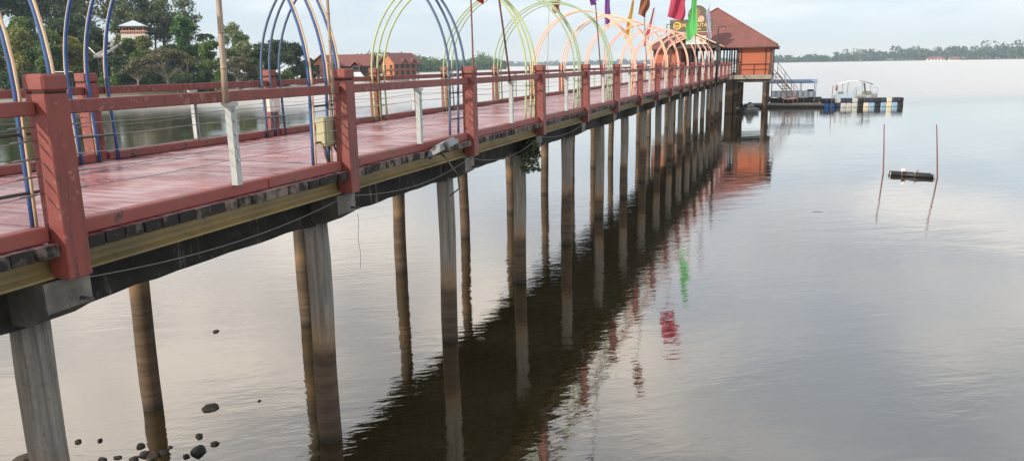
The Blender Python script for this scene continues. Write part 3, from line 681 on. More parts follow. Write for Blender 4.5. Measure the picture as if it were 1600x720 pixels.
# rooms left and right of the open hall
for (y0, y1, nm) in ((la, 4.72 - HC, 0), (10.1 - HC, lb, 1)):
    mb = MB(); mb.box(0, 12.5, y0, y1, 3.72, 6.5); w_ = hp('wall', mb, M['orange_wall'])
    mb = MB()
    for y in (y0, y1):
        for x in (-0.03, 12.4): mb.box(x - 0.07, x + 0.09, y - 0.08, y + 0.08, 3.725, 6.48)
    hp('corner_board', mb, M['dark_timber'], w_)
    mb = MB(); mb.tube([(-0.12, y0 + 0.1, 4.75), (-0.12, y1 - 0.1, 4.75)], 0.035, 6); mb.tube([(-0.12, y0 + 0.1, 4.25), (-0.12, y1 - 0.1, 4.25)], 0.025, 6)
    for y in (y0 + 0.15, (y0 + y1) / 2, y1 - 0.15): mb.tube([(-0.12, y, 3.72), (-0.12, y, 4.75)], 0.03, 6)
    hp('front_rail', mb, M['red'])
mb = MB(); mb.box(-0.09, -0.02, la + 2.72, la + 2.80, 3.73, 6.45); mb.box(-0.09, -0.02, la + 0.45, la + 0.53, 3.73, 6.45); hp('wall_batten', mb, M['dark_timber'])
# open hall columns and rails
for x in (0.1, 4.1, 8.2, 12.3):
    for y in (5.3 - HC, 6.35 - HC, 7.4 - HC, 8.45 - HC, 9.5 - HC):
        if x == 0.1 and 6 - HC < y < 9 - HC: continue
        mb = MB(); mb.box(x - 0.07, x + 0.07, y - 0.07, y + 0.07, 3.72, 6.5); hp('column', mb, M['dark_timber'])
mb = MB(); mb.box(-0.05, 0.1, 4.8 - HC, 10 - HC, 6.25, 6.52); mb.box(12.25, 12.4, 4.8 - HC, 10 - HC, 6.25, 6.52); hp('lintel', mb, M['dark_timber'])
for y0, y1 in ((4.75 - HC, 6.3 - HC), (8.6 - HC, 10.05 - HC)):
    mb = MB()
    for z in (4.1, 4.45, 4.8): mb.tube([(0.1, y0, z), (0.1, y1, z)], 0.03, 6)
    hp('hall_rail', mb, M['red'])
mb = MB()
for z in (4.75, 3.85): mb.tube([(6, 5.2 - HC, z), (6, 9.8 - HC, z)], 0.035, 6)
for i in range(24): mb.tube([(6, 5.2 - HC + 0.2 * i, 3.72), (6, 5.2 - HC + 0.2 * i, 4.75)], 0.018, 5)
hp('white_balustrade', mb, M['white'])
# hipped roof
ex0, ex1, ey0, ey1, ez = -0.75, 13.4, 1.1 - HC, 13.3 - HC, 6.50
ap0, ap1, az = 5.6, 6.9, 10.45
mb = MB()
top = [(ex0, ey0, ez), (ex1, ey0, ez), (ex1, ey1, ez), (ex0, ey1, ez), (ap0, 0.02, az), (ap1, 0.02, az)]
mb.add(top + [(x, y, z - 0.16) for x, y, z in top], [(0, 3, 4), (1, 0, 4, 5), (2, 1, 5), (3, 2, 5, 4), (6, 10, 9), (7, 11, 10, 6), (8, 11, 7), (9, 10, 11, 8), (0, 6, 9, 3), (0, 1, 7, 6), (1, 2, 8, 7), (2, 3, 9, 8)])
rf = hp('roof', mb, M['roof'])
mb = MB()
for a, b in (((ex0, ey0), (ex1, ey0)), ((ex1, ey0), (ex1, ey1)), ((ex1, ey1), (ex0, ey1)), ((ex0, ey1), (ex0, ey0))):
    x0, x1 = sorted((a[0], b[0])); y0, y1 = sorted((a[1], b[1])); mb.box(x0 - 0.03, x1 + 0.03, y0 - 0.03, y1 + 0.03, ez - 0.24, ez - 0.165)
hp('eaves_board', mb, M['dark_timber'], rf)
mb = MB()
for c_, a_ in (((ex0, ey0, ez), (ap0, 0.02, az)), ((ex1, ey0, ez), (ap1, 0.02, az)), ((ex0, ey1, ez), (ap0, 0.02, az)), ((ex1, ey1, ez), (ap1, 0.02, az)), ((ap0, 0.02, az), (ap1, 0.02, az))): mb.tube([c_, a_], 0.09, 6)
hp('hip_cap', mb, M['roof'], rf)
# entrance gable
gc = 8.6 - HC
mb = MB(); hw, gz0, gz1, g0, g1 = 2.75, 6.42, 7.72, -2.6, 2.2
mb.prism([(gc - hw, gz0), (gc, gz1), (gc + hw, gz0), (gc + hw, gz0 - 0.14), (gc, gz1 - 0.16), (gc - hw, gz0 - 0.14)], 0, g0, g1); gr = hp('porch_roof', mb, M['roof'])
mb = MB(); mb.prism([(gc - hw + 0.25, gz0 - 0.1), (gc, gz1 - 0.24), (gc + hw - 0.25, gz0 - 0.1)], 0, g0 + 0.35, g0 + 0.42); hp('gable_panel', mb, M['dark_timber'], gr)
mb = MB()
for s_ in (-1, 1): mb.tube([(g0 - 0.03, gc, gz1 - 0.03), (g0 - 0.03, gc + s_ * hw, gz0 - 0.03)], 0.07, 6)
hp('barge_board', mb, M['orange_pipe'], gr)
for y in (gc - 2.3, gc + 2.3):
    mb = MB(); mb.box(g0 + 0.25, g0 + 0.43, y - 0.09, y + 0.09, 3.84, 6.5); hp('porch_post', mb, M['dark_timber'])
# piles
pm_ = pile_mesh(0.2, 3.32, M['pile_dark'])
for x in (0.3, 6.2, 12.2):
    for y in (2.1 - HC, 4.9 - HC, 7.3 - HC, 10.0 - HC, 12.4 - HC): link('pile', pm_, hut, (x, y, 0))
mb = MB()
for x in (0.3, 6.2, 12.2): mb.box(x - 0.2, x + 0.2, la, lb, 3.0, 3.298)
hp('ground_beam', mb, M['cap_concrete'])
mb = MB(); mb.box(-0.5, 0.05, 5.05 - HC, 5.75 - HC, -0.8, 3.29, 0, 0.03); hp('pier_wall', mb, M['pile_dark'])

def text_mesh(txt, size, mat, ext=0.01):
    cu = bpy.data.curves.new('lettering', 'FONT'); cu.body = txt; cu.size = size; cu.extrude = ext; cu.align_x = 'CENTER'; cu.align_y = 'CENTER'
    ob = bpy.data.objects.new('lettering', cu); COL.objects.link(ob); dg = bpy.context.evaluated_depsgraph_get()
    me = bpy.data.meshes.new_from_object(ob.evaluated_get(dg)); bpy.data.objects.remove(ob); me.name = 'lettering'; me.materials.clear(); me.materials.append(mat); return me
# the boards face back along the bridge (towards -u): local x of the board = -v
TS = 75.25
l0, z1 = on_t(1047, 32, TS); l1, z0 = on_t(1114, 51, TS); lc = (l0 + l1) / 2; bw = l0 - l1; bh = z1 - z0
sg = bridge_thing('signboard', 'large dark green signboard with round top and yellow lettering above the pavilion entrance', 'signboard', TS, lc, z0)
sg.rotation_euler = (0, 0, YAW - math.pi / 2)
mb = MB(); mb.box(-bw / 2, bw / 2, -0.05, 0.05, 0, bh); hp2 = lambda n_, m_, k_: part(n_, m_, k_, sg)
hp2('board', mb, M['sign_green'])
cx_, cz_ = (lc - on_t(1090, 24, TS)[0]), on_t(1090, 24, TS)[1] - z0
cr_ = (on_t(1075, 24, TS)[0] - on_t(1105, 24, TS)[0]) / 2
mb = MB(); mb.tube([(cx_, 0.045, cz_), (cx_, -0.045, cz_)], cr_, 40, smooth=False); hp2('round_panel', mb, M['sign_green'])
skin = worn('peach_print', (0.62, 0.34, 0.25), (0.4, 0.2, 0.14), 0.6, 1.5); hairm = worn('russet_print', (0.28, 0.11, 0.06), (0.15, 0.06, 0.04), 0.6, 3)
def blob(mb, x, z, rx, rz, y): mb.add([(x, y, z)] + [(x + rx * math.cos(k * math.pi / 10), y, z + rz * math.sin(k * math.pi / 10)) for k in range(20)], [(0, 1 + k, 1 + (k + 1) % 20) for k in range(20)])
def blob3(name, x, z, rx, rz, y, m_):
    mb = MB(); n = 20; vs_ = [(x + rx * math.cos(k * math.pi / 10), yy, z + rz * math.sin(k * math.pi / 10)) for yy in (y, y - 0.012) for k in range(n)]
    mb.add(vs_, [tuple(range(n)), tuple(reversed(range(n, 2 * n)))] + [(k, n + k, n + (k + 1) % n, (k + 1) % n) for k in range(n)]); hp2(name, mb, m_)
blob3('printed_face', cx_ - 0.32, cz_ + 0.05, 0.42, 0.5, -0.047, skin); blob3('printed_fur', cx_ - 0.02, cz_ + 0.18, 0.3, 0.46, -0.061, hairm)
blob3('printed_cheek', cx_ + 0.34, cz_ - 0.36, 0.3, 0.3, -0.047, skin)
link('lettering', text_mesh('ORANG', 0.46, M['sign_yellow']), sg, (-0.3, -0.065, bh * 0.56), (R(90), 0, 0)); link('lettering', text_mesh('UTAN', 0.46, M['sign_yellow']), sg, (1.2, -0.065, bh * 0.56), (R(90), 0, 0))
mb = MB(); mb.box(-bw / 2 + 0.1, bw / 2 - 0.12, -0.066, -0.052, 0.06, 0.1); mb.box(-0.2, 0.9, -0.066, -0.052, bh * 0.25, bh * 0.25 + 0.07); mb.box(-0.1, 0.75, -0.066, -0.052, bh * 0.82, bh * 0.82 + 0.06); hp2('yellow_line', mb, M['sign_yellow'])
mb = MB(); n = 24
ring = [(-bw * 0.33 + r_ * math.cos(k * 2 * math.pi / n), yy, bh * 0.55 + r_ * math.sin(k * 2 * math.pi / n)) for yy in (-0.052, -0.066) for r_ in (0.36, 0.27) for k in range(n)]
mb.add(ring, [(2 * n + k, 2 * n + (k + 1) % n, 3 * n + (k + 1) % n, 3 * n + k) for k in range(n)] + [(k, (k + 1) % n, 2 * n + (k + 1) % n, 2 * n + k) for k in range(n)])
for a_ in (-0.5, 0, 0.5): mb.box(-bw * 0.33 + a_ * 0.25 - 0.03, -bw * 0.33 + a_ * 0.25 + 0.03, -0.066, -0.052, bh * 0.55 - 0.16, bh * 0.55 + 0.1)
hp2('emblem', mb, M['sign_yellow'])
mb = MB()
for x in (-bw / 2 + 0.4, bw / 2 - 0.4): mb.tube([(x, 0.09, -1.0), (x, 0.09, bh - 0.1)], 0.04, 6)
hp2('support', mb, M['dark_steel'])
l0, z1 = on_t(1072, 57, 75.6); l1, z0 = on_t(1103, 69, 75.6)
nb = bridge_thing('notice_board', 'white notice board with green round emblem hung in the entrance gable', 'sign', 75.62, (l0 + l1) / 2, z0); nb.rotation_euler = (0, 0, YAW - math.pi / 2)
w2, h2 = (l0 - l1) / 2, z1 - z0
mb = MB(); mb.box(-w2, w2, -0.03, 0.03, 0, h2); part('board', mb, M['plaster'], nb)
mb = MB(); mb.tube([(w2 * 0.55, -0.03, h2 * 0.5), (w2 * 0.55, -0.05, h2 * 0.5)], h2 * 0.36, 24, smooth=False); part('emblem', mb, M['box_olive'], nb)
mb = MB(); mb.tube([(w2 * 0.55, -0.05, h2 * 0.5), (w2 * 0.55, -0.06, h2 * 0.5)], h2 * 0.2, 20, smooth=False); part('emblem_centre', mb, M['hull_green'], nb)
mb = MB(); mb.box(-w2 * 0.9, -w2 * 0.1, -0.045, -0.03, h2 * 0.2, h2 * 0.75); part('printed_panel', mb, M['stripe_blue'], nb)

# lamp posts before the pavilion
for (x, lat, ztop, lab) in ((1041, FAR + 0.1, 8.0, 'black lamp post with bent arm on the far railing before the pavilion'), (1121, NEAR - 0.14, 7.5, 'black lamp post with thick shaft on the near railing before the pavilion')):
    t_, _ = on_lat(x, 80, lat); lp = bridge_thing('lamp_post', lab, 'lamp post', t_, lat, DECK)
    h_ = ztop - DECK
    mb = MB(); mb.tube([(0, 0, -0.2), (0, 0, h_ * 0.62), (0, 0, h_)], [0.07, 0.06, 0.03], 10); part('shaft', mb, M['black'], lp)
    mb = MB(); mb.tube([(0, 0, h_), (0, -0.5, h_)], 0.025, 8); mb.tube([(0, -0.5, h_), (0, -0.5, h_ - 0.15)], 0.02, 6); part('arm', mb, M['black'], lp)
    mb = MB(); mb.box(-0.13, 0.13, -0.12, 0.12, h_ * 0.52, h_ * 0.7, 0, 0.02); mb.box(-0.1, 0.1, -0.22, 0.22, h_ * 0.28, h_ * 0.36, 0, 0.02); part('speaker_case', mb, M['black'], lp)

# tyres hung on the piles
def tyre(lab, pos, rz):
    mb = MB(); n1_, n2_ = 24, 10; vs_ = [((0.27 + 0.09 * math.cos(b)) * math.cos(a), 0.10 * math.sin(b), (0.27 + 0.09 * math.cos(b)) * math.sin(a)) for a in [2 * math.pi * i / n1_ for i in range(n1_)] for b in [2 * math.pi * j / n2_ for j in range(n2_)]]
    mb.add(vs_, [(i * n2_ + j, i * n2_ + (j + 1) % n2_, ((i + 1) % n1_) * n2_ + (j + 1) % n2_, ((i + 1) % n1_) * n2_ + j) for i in range(n1_) for j in range(n2_)], 0, True)
    o = link('tyre', mb.mesh('tyre', M['tyre']), None, pos, (0, 0, rz)); tag(o, lab, 'tyre', 'tyre fenders under the pavilion'); return o
l_, z_ = on_t(1150, 152, 77.4); tyre('black tyre fender hanging on the pier wall where the bridge meets the pavilion', B(77.4, l_, z_), YAW + R(70))
l_, z_ = on_t(1199, 155, 78.4); tyre('black tyre fender on the pavilion\'s right front pile', B(78.4, l_, z_), YAW + R(60))

# ------------------------------------------------------------------ landing stage, boats
A0, A1 = onz(1196, 168.5), onz(1287, 168.5); dd = (A1 - A0); dl = dd.length; dyaw = math.atan2(dd.y, dd.x)
dock = thing('landing_stage', 'low grey floating landing stage reaching from the pavilion to the plastic pontoon', 'dock', A0, dyaw)
mb = MB(); mb.box(-1.5, dl, 0, 2.0, 0.22, 0.42, 0, 0.02); part('deck', mb, M['slab_concrete'], dock)
for i in range(6):
    mb = MB(); x = -1.2 + i * (dl + 1.0) / 6; mb.box(x, x + 1.3, 0.12, 1.88, -0.25, 0.215, 0, 0.03); part('float', mb, M['black'], dock)
for x in (3.9, 4.9, 5.4):
    mb = MB(); mb.tube([(x, 0.15, 0.42), (x, 0.15, 1.25)], 0.025, 6); part('mooring_post', mb, M['wire'], dock)
# gangway stairs from the pavilion's right corner
g0_ = B(79.0, 1.45, 3.9); g1_ = onz(1243, 141, 1.2); e1 = on_depth(1240, 142, (A0.y + 3)); g1_ = Vector((e1.x, e1.y, 0.9))
gv_ = g1_ - g0_; gy_ = math.atan2(gv_.y, gv_.x); gl = math.hypot(gv_.x, gv_.y)
gw = thing('gangway', 'reddish metal gangway stair sloping from the pavilion down to the landing stage', 'gangway', (g0_.x, g0_.y, g1_.z), gy_)
hh = g0_.z - g1_.z
for s_ in (-0.45, 0.45):
    mb = MB(); mb.tube([(0, s_, hh), (gl, s_, 0)], 0.06, 6); part('stringer', mb, M['pink_pipe'], gw)
    mb = MB(); mb.tube([(0, s_, hh + 0.95), (gl, s_, 0.95)], 0.03, 6); mb.tube([(0, s_, hh + 0.5), (gl, s_, 0.5)], 0.022, 6)
    for k in (0, 0.33, 0.66, 1): mb.tube([(gl * k, s_, hh * (1 - k)), (gl * k, s_, hh * (1 - k) + 0.95)], 0.028, 6)
    part('handrail', mb, M['timber'], gw)
for i in range(9):
    k = (i + 0.5) / 9; mb = MB(); mb.box(gl * k - 0.12, gl * k + 0.12, -0.43, 0.43, hh * (1 - k) - 0.02, hh * (1 - k) + 0.02); part('tread', mb, M['dark_steel'], gw)
mb = MB()
for s_ in (-0.5, 0.5): mb.tube([(gl - 0.2, s_, -0.48), (gl - 0.2, s_, 0.1)], 0.04, 6); mb.tube([(gl - 3.2, s_, -0.48), (gl - 3.2, s_, hh * 0.55)], 0.04, 6)
mb.box(gl - 3.4, gl, -0.5, 0.5, -0.06, 0.0); part('frame', mb, M['pink_pipe'], gw)

def hull(mb, l, w, h, bow=0.3, z0=-0.15, mi=0, flare=0.7):
    """open boat hull: stations from transom (x=0) to bow (x=l)"""
    n = 12; vs_ = []; m_ = 9
    for i in range(n + 1):
        k = i / n; ww = w / 2 * (1 - max(0, (k - (1 - bow)) / bow) ** 2 * 0.97); sh = h + 0.25 * h * k ** 3; kz = z0 + max(0, (k - 0.75) / 0.25) ** 2 * h * 0.8
        for j in range(m_):
            a = -1 + 2 * j / (m_ - 1); s_ = abs(a); y = math.copysign(ww * min(1, s_ * 1.5) * (flare + (1 - flare) * s_), a); z = kz + (sh - kz) * max(0, (s_ - 0.45) / 0.55) ** 0.9
            vs_.append((l * k, y, z))
    fs = [(i * m_ + j, i * m_ + j + 1, (i + 1) * m_ + j + 1, (i + 1) * m_ + j) for i in range(n) for j in range(m_ - 1)]
    fs.append(tuple(range(m_)))
    mb.add(vs_, fs, mi, True)
# canopied passenger boat
Pb = onz(1203, 163.5); fb = thing('passenger_boat', 'canopied passenger boat with blue roof and blue-striped side panels beside the pavilion', 'boat', Pb, dyaw)
mb = MB(); hull(mb, 5.6, 2.2, 0.7, 0.22, -0.2); part('hull', mb, M['dark_steel'], fb)
mb = MB(); mb.box(0.1, 4.9, -0.95, 0.95, 0.42, 0.5); part('floor', mb, M['grey_plastic'], fb)
mb = MB(); nx_ = 12
prof = [(-1.15 + 2.3 * i / nx_, 2.72 + 0.16 * math.sin(math.pi * i / nx_)) for i in range(nx_ + 1)]; prof += [(y, z - 0.06) for y, z in reversed(prof)]
prof[0] = (-1.17, 2.45); prof[nx_] = (1.17, 2.45)
mb.prism(prof, 0, -0.15, 5.0); part('canopy', mb, M['canopy_blue'], fb)
for x in (0.1, 1.7, 3.3, 4.85):
    for y in (-1.02, 1.02): mb = MB(); mb.tube([(x, y, 0.5), (x, y, 2.64)], 0.03, 6); part('canopy_post', mb, M['wire'], fb)
for y in (-1.04, 1.04):
    for i in range(16):
        mb = MB(); mb.box(0.12 + i * 0.295, 0.12 + (i + 1) * 0.295 - 0.004, y - 0.015, y + 0.015, 0.92, 1.5); part('side_panel', mb, M['stripe_blue'] if i % 2 else M['white'], fb)
    mb = MB(); mb.tube([(0.05, y * 0.97, 1.52), (4.9, y * 0.97, 1.52)], 0.025, 6); mb.tube([(0.05, y * 0.97, 0.9), (4.9, y * 0.97, 0.9)], 0.025, 6)
    for i in range(7): mb.tube([(0.1 + i * 0.78, y * 0.98, 0.5), (0.1 + i * 0.78, y * 0.98, 0.92)], 0.02, 5)
    part('side_rail', mb, M['white'], fb)
for x in (0.8, 1.8, 2.8): mb = MB(); mb.box(x, x + 0.45, -0.85, 0.85, 0.52, 0.95, 0, 0.03); mb.box(x, x + 0.1, -0.85, 0.85, 0.95, 1.35, 0, 0.03); part('bench', mb, M['hull_green'], fb)
mb = MB(); mb.box(4.2, 4.6, -0.3, 0.3, 1.4, 1.62, 0, 0.05); mb.box(4.0, 4.7, -0.45, 0.2, 1.53, 1.72, 0, 0.06); part('outboard_cover', mb, M['black'], fb)
# small white workboat
Pw = onz(1303, 160.5); wb = thing('motor_boat', 'small white motor boat with arched canopy behind the plastic pontoon', 'boat', Pw, dyaw)
mb = MB(); hull(mb, 4.7, 1.9, 0.85, 0.3, -0.15); part('hull', mb, M['grey_cube'], wb)
mb = MB(); mb.box(0.15, 2.1, -0.94, -0.9, 0.3, 1.05); part('side_plate', mb, M['stripe_blue'], wb)
mb = MB(); mb.box(0.1, 4.0, -0.8, 0.8, 0.55, 0.62); part('floor', mb, M['grey_plastic'], wb)
def arch_canopy(mb, x0, x1, k0, k1, zc, h, w, th_=0.06):
    n = 14; vs_ = []
    for i in range(n + 1):
        k = k0 + (k1 - k0) * i / n; z = zc + h * math.sin(math.pi * (0.10 + 0.80 * k))
        for y in (-w, w):
            vs_ += [(x0 + (x1 - x0) * k, y, z), (x0 + (x1 - x0) * k, y, z - th_)]
    fs = []
    for i in range(n):
        o_ = i * 4; fs += [(o_, o_ + 4, o_ + 6, o_ + 2), (o_ + 1, o_ + 3, o_ + 7, o_ + 5), (o_, o_ + 1, o_ + 5, o_ + 4), (o_ + 2, o_ + 6, o_ + 7, o_ + 3)]
    fs += [(0, 2, 3, 1), (n * 4, n * 4 + 1, n * 4 + 3, n * 4 + 2)]
    mb.add(vs_, fs, 0, True)
mb = MB(); arch_canopy(mb, 0.2, 4.05, 0, 0.62, 1.98, 0.62, 0.88); part('canopy', mb, M['white'], wb)
mb = MB(); arch_canopy(mb, 0.2, 4.05, 0.625, 1, 1.98, 0.62, 0.88); part('dark_canopy', mb, M['dark_steel'], wb)
for x, z in ((0.3, 2.2), (0.9, 2.3), (1.5, 2.4), (3.1, 2.35), (4.0, 2.1)):
    for y in (-0.8, 0.8): mb = MB(); mb.tube([(x, y, 0.6), (x, y, z)], 0.028, 6); part('canopy_post', mb, M['white_steel'], wb)
mb = MB(); mb.tube([(3.05, -0.82, 2.3), (3.2, -0.82, 1.6), (3.25, -0.82, 1.25)], [0.09, 0.08, 0.05], 8); part('rolled_curtain', mb, M['dark_timber'], wb)
mb = MB(); mb.tube([(0.12, -0.86, 2.1), (0.08, -0.88, 1.75), (0.12, -0.86, 1.4)], [0.06, 0.12, 0.07], 10); part('red_float', mb, M['red'], wb)
mb = MB(); mb.box(0.35, 0.9, -0.75, -0.2, 0.95, 1.3, 0, 0.04); mb.box(3.1, 3.95, -0.75, 0.75, 0.95, 1.32, 0, 0.04); part('seat_box', mb, M['hull_green'], wb)
mb = MB()
for x in (1.25, 1.9, 2.05, 2.35): mb.tube([(x, -0.6, 0.62), (x, -0.6, 1.75), (x + 0.25, -0.6, 1.78), (x + 0.28, -0.6, 0.62)], 0.02, 5)
mb.tube([(4.0, -0.8, 1.15), (4.6, -0.6, 1.25), (4.55, -0.6, 1.75), (4.0, -0.8, 1.75)], 0.022, 5); part('grab_rail', mb, M['wire'], wb)
mb = MB()
for z in (0.55, 0.75, 0.95): mb.box(2.15, 3.25, -1.12, -0.98, z, z + 0.06)
part('boarding_step', mb, M['grey_cube'], wb)
# modular pontoon, each float its own part
C0, C1 = onz(1287, 168.5), onz(1412, 166.5); cdv = C1 - C0; cl = cdv.length; cyaw = math.atan2(cdv.y, cdv.x)
pt = thing('modular_pontoon', 'floating pontoon of stacked plastic cubes in navy, light blue, black and cream', 'pontoon', C0, cyaw)
cw = cl / 14
tops = ['navy', 'navy', 'grey', 'navy', 'navy', 'grey', 'black', 'navy', 'navy', 'black', 'navy', 'cream', 'navy', 'black']
bots = ['blue', 'blue', 'navy', 'grey', 'grey', 'grey', 'black', 'cream', 'sky', 'black', 'sky', 'cream', 'sky', 'black']
cmats = {'navy': M['navy_cube'], 'blue': M['blue_cube'], 'sky': M['sky_cube'], 'cream': M['cream_cube'], 'grey': M['grey_cube'], 'black': M['black']}
cmesh = {}
for k_, m_ in cmats.items():
    mb = MB(); mb.box(-cw / 2 + 0.015, cw / 2 - 0.015, -cw / 2 + 0.015, cw / 2 - 0.015, 0, 0.49, 0, 0.07)
    mb.box(-cw / 2 + 0.1, cw / 2 - 0.1, -cw / 2 - 0.005, -cw / 2 + 0.02, 0.1, 0.4, 0, 0.01); cmesh[k_] = mb.mesh('float_cube', m_)
for i in range(14):
    for j in range(2):
        link('float_cube', cmesh[bots[i] if j == 0 else 'black'], pt, (cw * (i + 0.5), cw * (j + 0.5), 0.02 - 0.06), (0, 0, rnd.uniform(-.02, .02)))
        link('float_cube', cmesh[tops[i] if j == 0 else ['navy', 'black'][i % 2]], pt, (cw * (i + 0.5), cw * (j + 0.5), 0.46), (0, 0, rnd.uniform(-.02, .02)))
pp = onz(1298, 168.9); mb = MB(); mb.tube([(0, 0, -1), (0.05, 0, 1.1), (0.1, 0, 2.35)], 0.045, 8)
tag(link('mooring_pole', mb.mesh('mooring_pole', M['timber']), None, (pp.x, pp.y, 0)), 'slim grey mooring pole standing at the left end of the cube pontoon', 'pole')
# dinghies under the pavilion
for (x, y, ln, yw, hm, lab) in ((1137, 176.0, 2.6, 0.25, 'timber', 'brown dinghy half hidden behind the last bridge piles'), (1161, 176.5, 2.2, 0.5, 'hull_green', 'grey-green dinghy with outboard motor beneath the pavilion')):
    p = onz(x, y); dg_ = thing('dinghy', lab, 'boat', p, yw, 'dinghies under the pavilion')
    mb = MB(); hull(mb, ln, 0.95, 0.38, 0.4, -0.12); part('hull', mb, M[hm], dg_)
    mb = MB(); mb.tube([(0, -0.47, 0.4), (ln * 0.6, -0.47, 0.44)], 0.035, 6); mb.tube([(0, 0.47, 0.4), (ln * 0.6, 0.47, 0.44)], 0.035, 6); part('gunwale', mb, M['cream_cube'], dg_)
    for k in (0.25, 0.6): mb = MB(); mb.box(ln * k, ln * k + 0.22, -0.4, 0.4, 0.22, 0.26); part('thwart', mb, M['timber'], dg_)
    if hm == 'hull_green':
        mo = part('outboard_motor', (lambda b_: (b_.box(-0.32, 0.02, -0.15, 0.15, 0.42, 0.78, 0, 0.06), b_)[1])(MB()), M['black'], dg_)
        mb = MB(); mb.box(-0.2, -0.08, -0.05, 0.05, -0.3, 0.43); part('motor_leg', mb, M['dark_steel'], mo)
        mb = MB(); mb.tube([(0.3, -0.3, 0.45), (0.9, 0.0, 0.75), (1.7, 0.3, 0.5)], [0.18, 0.3, 0.14], 8); part('tarpaulin', mb, M['grey_plastic'], dg_)
p0, p1 = onz(1148, 166.5), onz(1198, 166.5)
mb = MB(); d_ = p1 - p0
for i in range(7): mb.tube([d_ * (i / 7 + 0.012) + Vector((0, 0, 0.1)), d_ * ((i + 1) / 7 - 0.012) + Vector((0, 0, 0.1))], 0.22, 10)
mb.tube([Vector((0, 0, 0.1)), d_ + Vector((0, 0, 0.1))], 0.05, 6)
tag(link('float_boom', mb.mesh('float_boom', M['navy_cube']), None, p0), 'dark row of linked pipe floats on the water behind the dinghies', 'float')

# ------------------------------------------------------------------ raft between two marker poles
p0, p1 = onz(1386, 274), onz(1460, 279); d_ = p1 - p0; ry_ = math.atan2(d_.y, d_.x); rl = d_.length
raft = thing('pipe_raft', 'small raft of black plastic pipes floating between two thin red poles', 'raft', p0, ry_)
for (y, x0, x1, z) in ((0.0, 0.14, rl, 0.08), (0.32, 0.0, rl - 0.15, 0.09)):
    mb = MB(); mb.tube([(x0, y, z), (x1, y, z)], 0.085, 14); q_ = part('pipe', mb, M['black'], raft)
    for x in (x0, x1): mb = MB(); mb.tube([(x - 0.02, y, z), (x + 0.02, y, z)], 0.09, 14); part('end_cap', mb, M['grey_cube'], q_)
for x in (rl * 0.33, rl * 0.6):
    mb = MB(); mb.tube([(x, -0.2, 0.22), (x + 0.02, 0.55, 0.23)], 0.028, 8); part('crossbar', mb, M['bamboo'], raft)
    for y in (0, 0.32): mb = MB(); mb.tube([(x - 0.04, y, 0.085), (x + 0.04, y, 0.085)], 0.097, 12); part('lashing', mb, M['dark_steel'], raft)
mb = MB(); mb.box(rl * 0.33 - 0.09, rl * 0.33 + 0.09, 0.05, 0.25, 0.2, 0.32, 0, 0.03); part('white_float', mb, M['white'], raft)
for (xb, yb, xt, yt, lab) in ((1380, 271, 1381.5, 194, 'thin red pole standing in the water left of the pipe raft'), (1464.5, 279, 1463.5, 195, 'thin red pole standing in the water right of the pipe raft')):
    p = onz(xb, yb); q_ = on_depth(xt, yt, p.y); hgt = q_.z; mb = MB()
    mb.tube([(0, 0, -0.8), (0, 0, 0), ((q_.x - p.x) * 0.5 + 0.01, 0, hgt * 0.5), (q_.x - p.x, 0, hgt)], [0.032, 0.032, 0.028, 0.024], 8)
    tag(link('marker_pole', mb.mesh('marker_pole', M['bamboo_red']), None, p), lab, 'pole', 'marker poles beside the raft')

# ------------------------------------------------------------------ rocks by the nearest piles
def rock_mesh(sx, sy, sz, seed, mat):
    bm = bmesh.new(); bmesh.ops.create_icosphere(bm, subdivisions=3, radius=1); planes = [(Vector((rnd.gauss(0, 1), rnd.gauss(0, 1), rnd.gauss(0, 1))).normalized(), rnd.uniform(0.55, 0.85)) for _ in range(9)]
    for v_ in bm.verts:
        n_ = v_.co.normalized(); f = 1 + 0.28 * mnoise.noise(n_ * 1.3 + Vector((seed, 0, 0))) + 0.12 * mnoise.noise(n_ * 3.5 + Vector((0, seed, 0)))
        f = min([f] + [d_ / max(0.05, n_.dot(p_)) for p_, d_ in planes if n_.dot(p_) > 0.05]); v_.co = Vector((n_.x * sx * f, n_.y * sy * f, n_.z * sz * f))
    me = bpy.data.meshes.new('rock'); bm.to_mesh(me); bm.free(); me.materials.append(mat)
    return me
rocks = [
 (332, 637, 15, 7, 'long flat dark rock alone in the water right of the second far pile'),
 (338, 518, 6, 3, 'tiny dark stone breaking the water far behind the other rocks'),
 (405, 626, 4, 3, 'tiny stone in the water farthest right of the rocks'),
 (312, 681, 8, 6, 'round dark rock just above the shadow edge'),
 (336, 693, 8, 5, 'small dark rock right of the round rock'),
 (311, 706, 15, 10, 'largest dark wedge-shaped rock near the bottom edge'),
 (291, 713, 7, 4, 'small rock touching the large wedge-shaped one'),
 (123, 690, 6, 5, 'dark stone beside the nearest big pile'),
 (156, 688, 4, 4, 'small stone alone between the two nearest piles'),
 (219, 697, 7, 6, 'pale-topped rock left of the second far pile foot'),
 (226, 711, 9, 9, 'rounded rock in front of the second far pile'),
 (240, 714, 10, 9, 'smooth greyish rock in the middle of the rock cluster'),
 (256, 708, 8, 7, 'rock right of the cluster at the second far pile'),
 (266, 699, 5, 3, 'flat little stone right of the second far pile'),
 (210, 717, 8, 5, 'rock at the left end of the cluster at the bottom edge'),
 (185, 714, 7, 4, 'small heap stone left of the rock cluster'),
 (160, 718, 8, 4, 'low stone at the bottom edge beside the nearest pile'),
 (38, 717, 20, 6, 'broad brownish rock at the bottom left corner'),
]
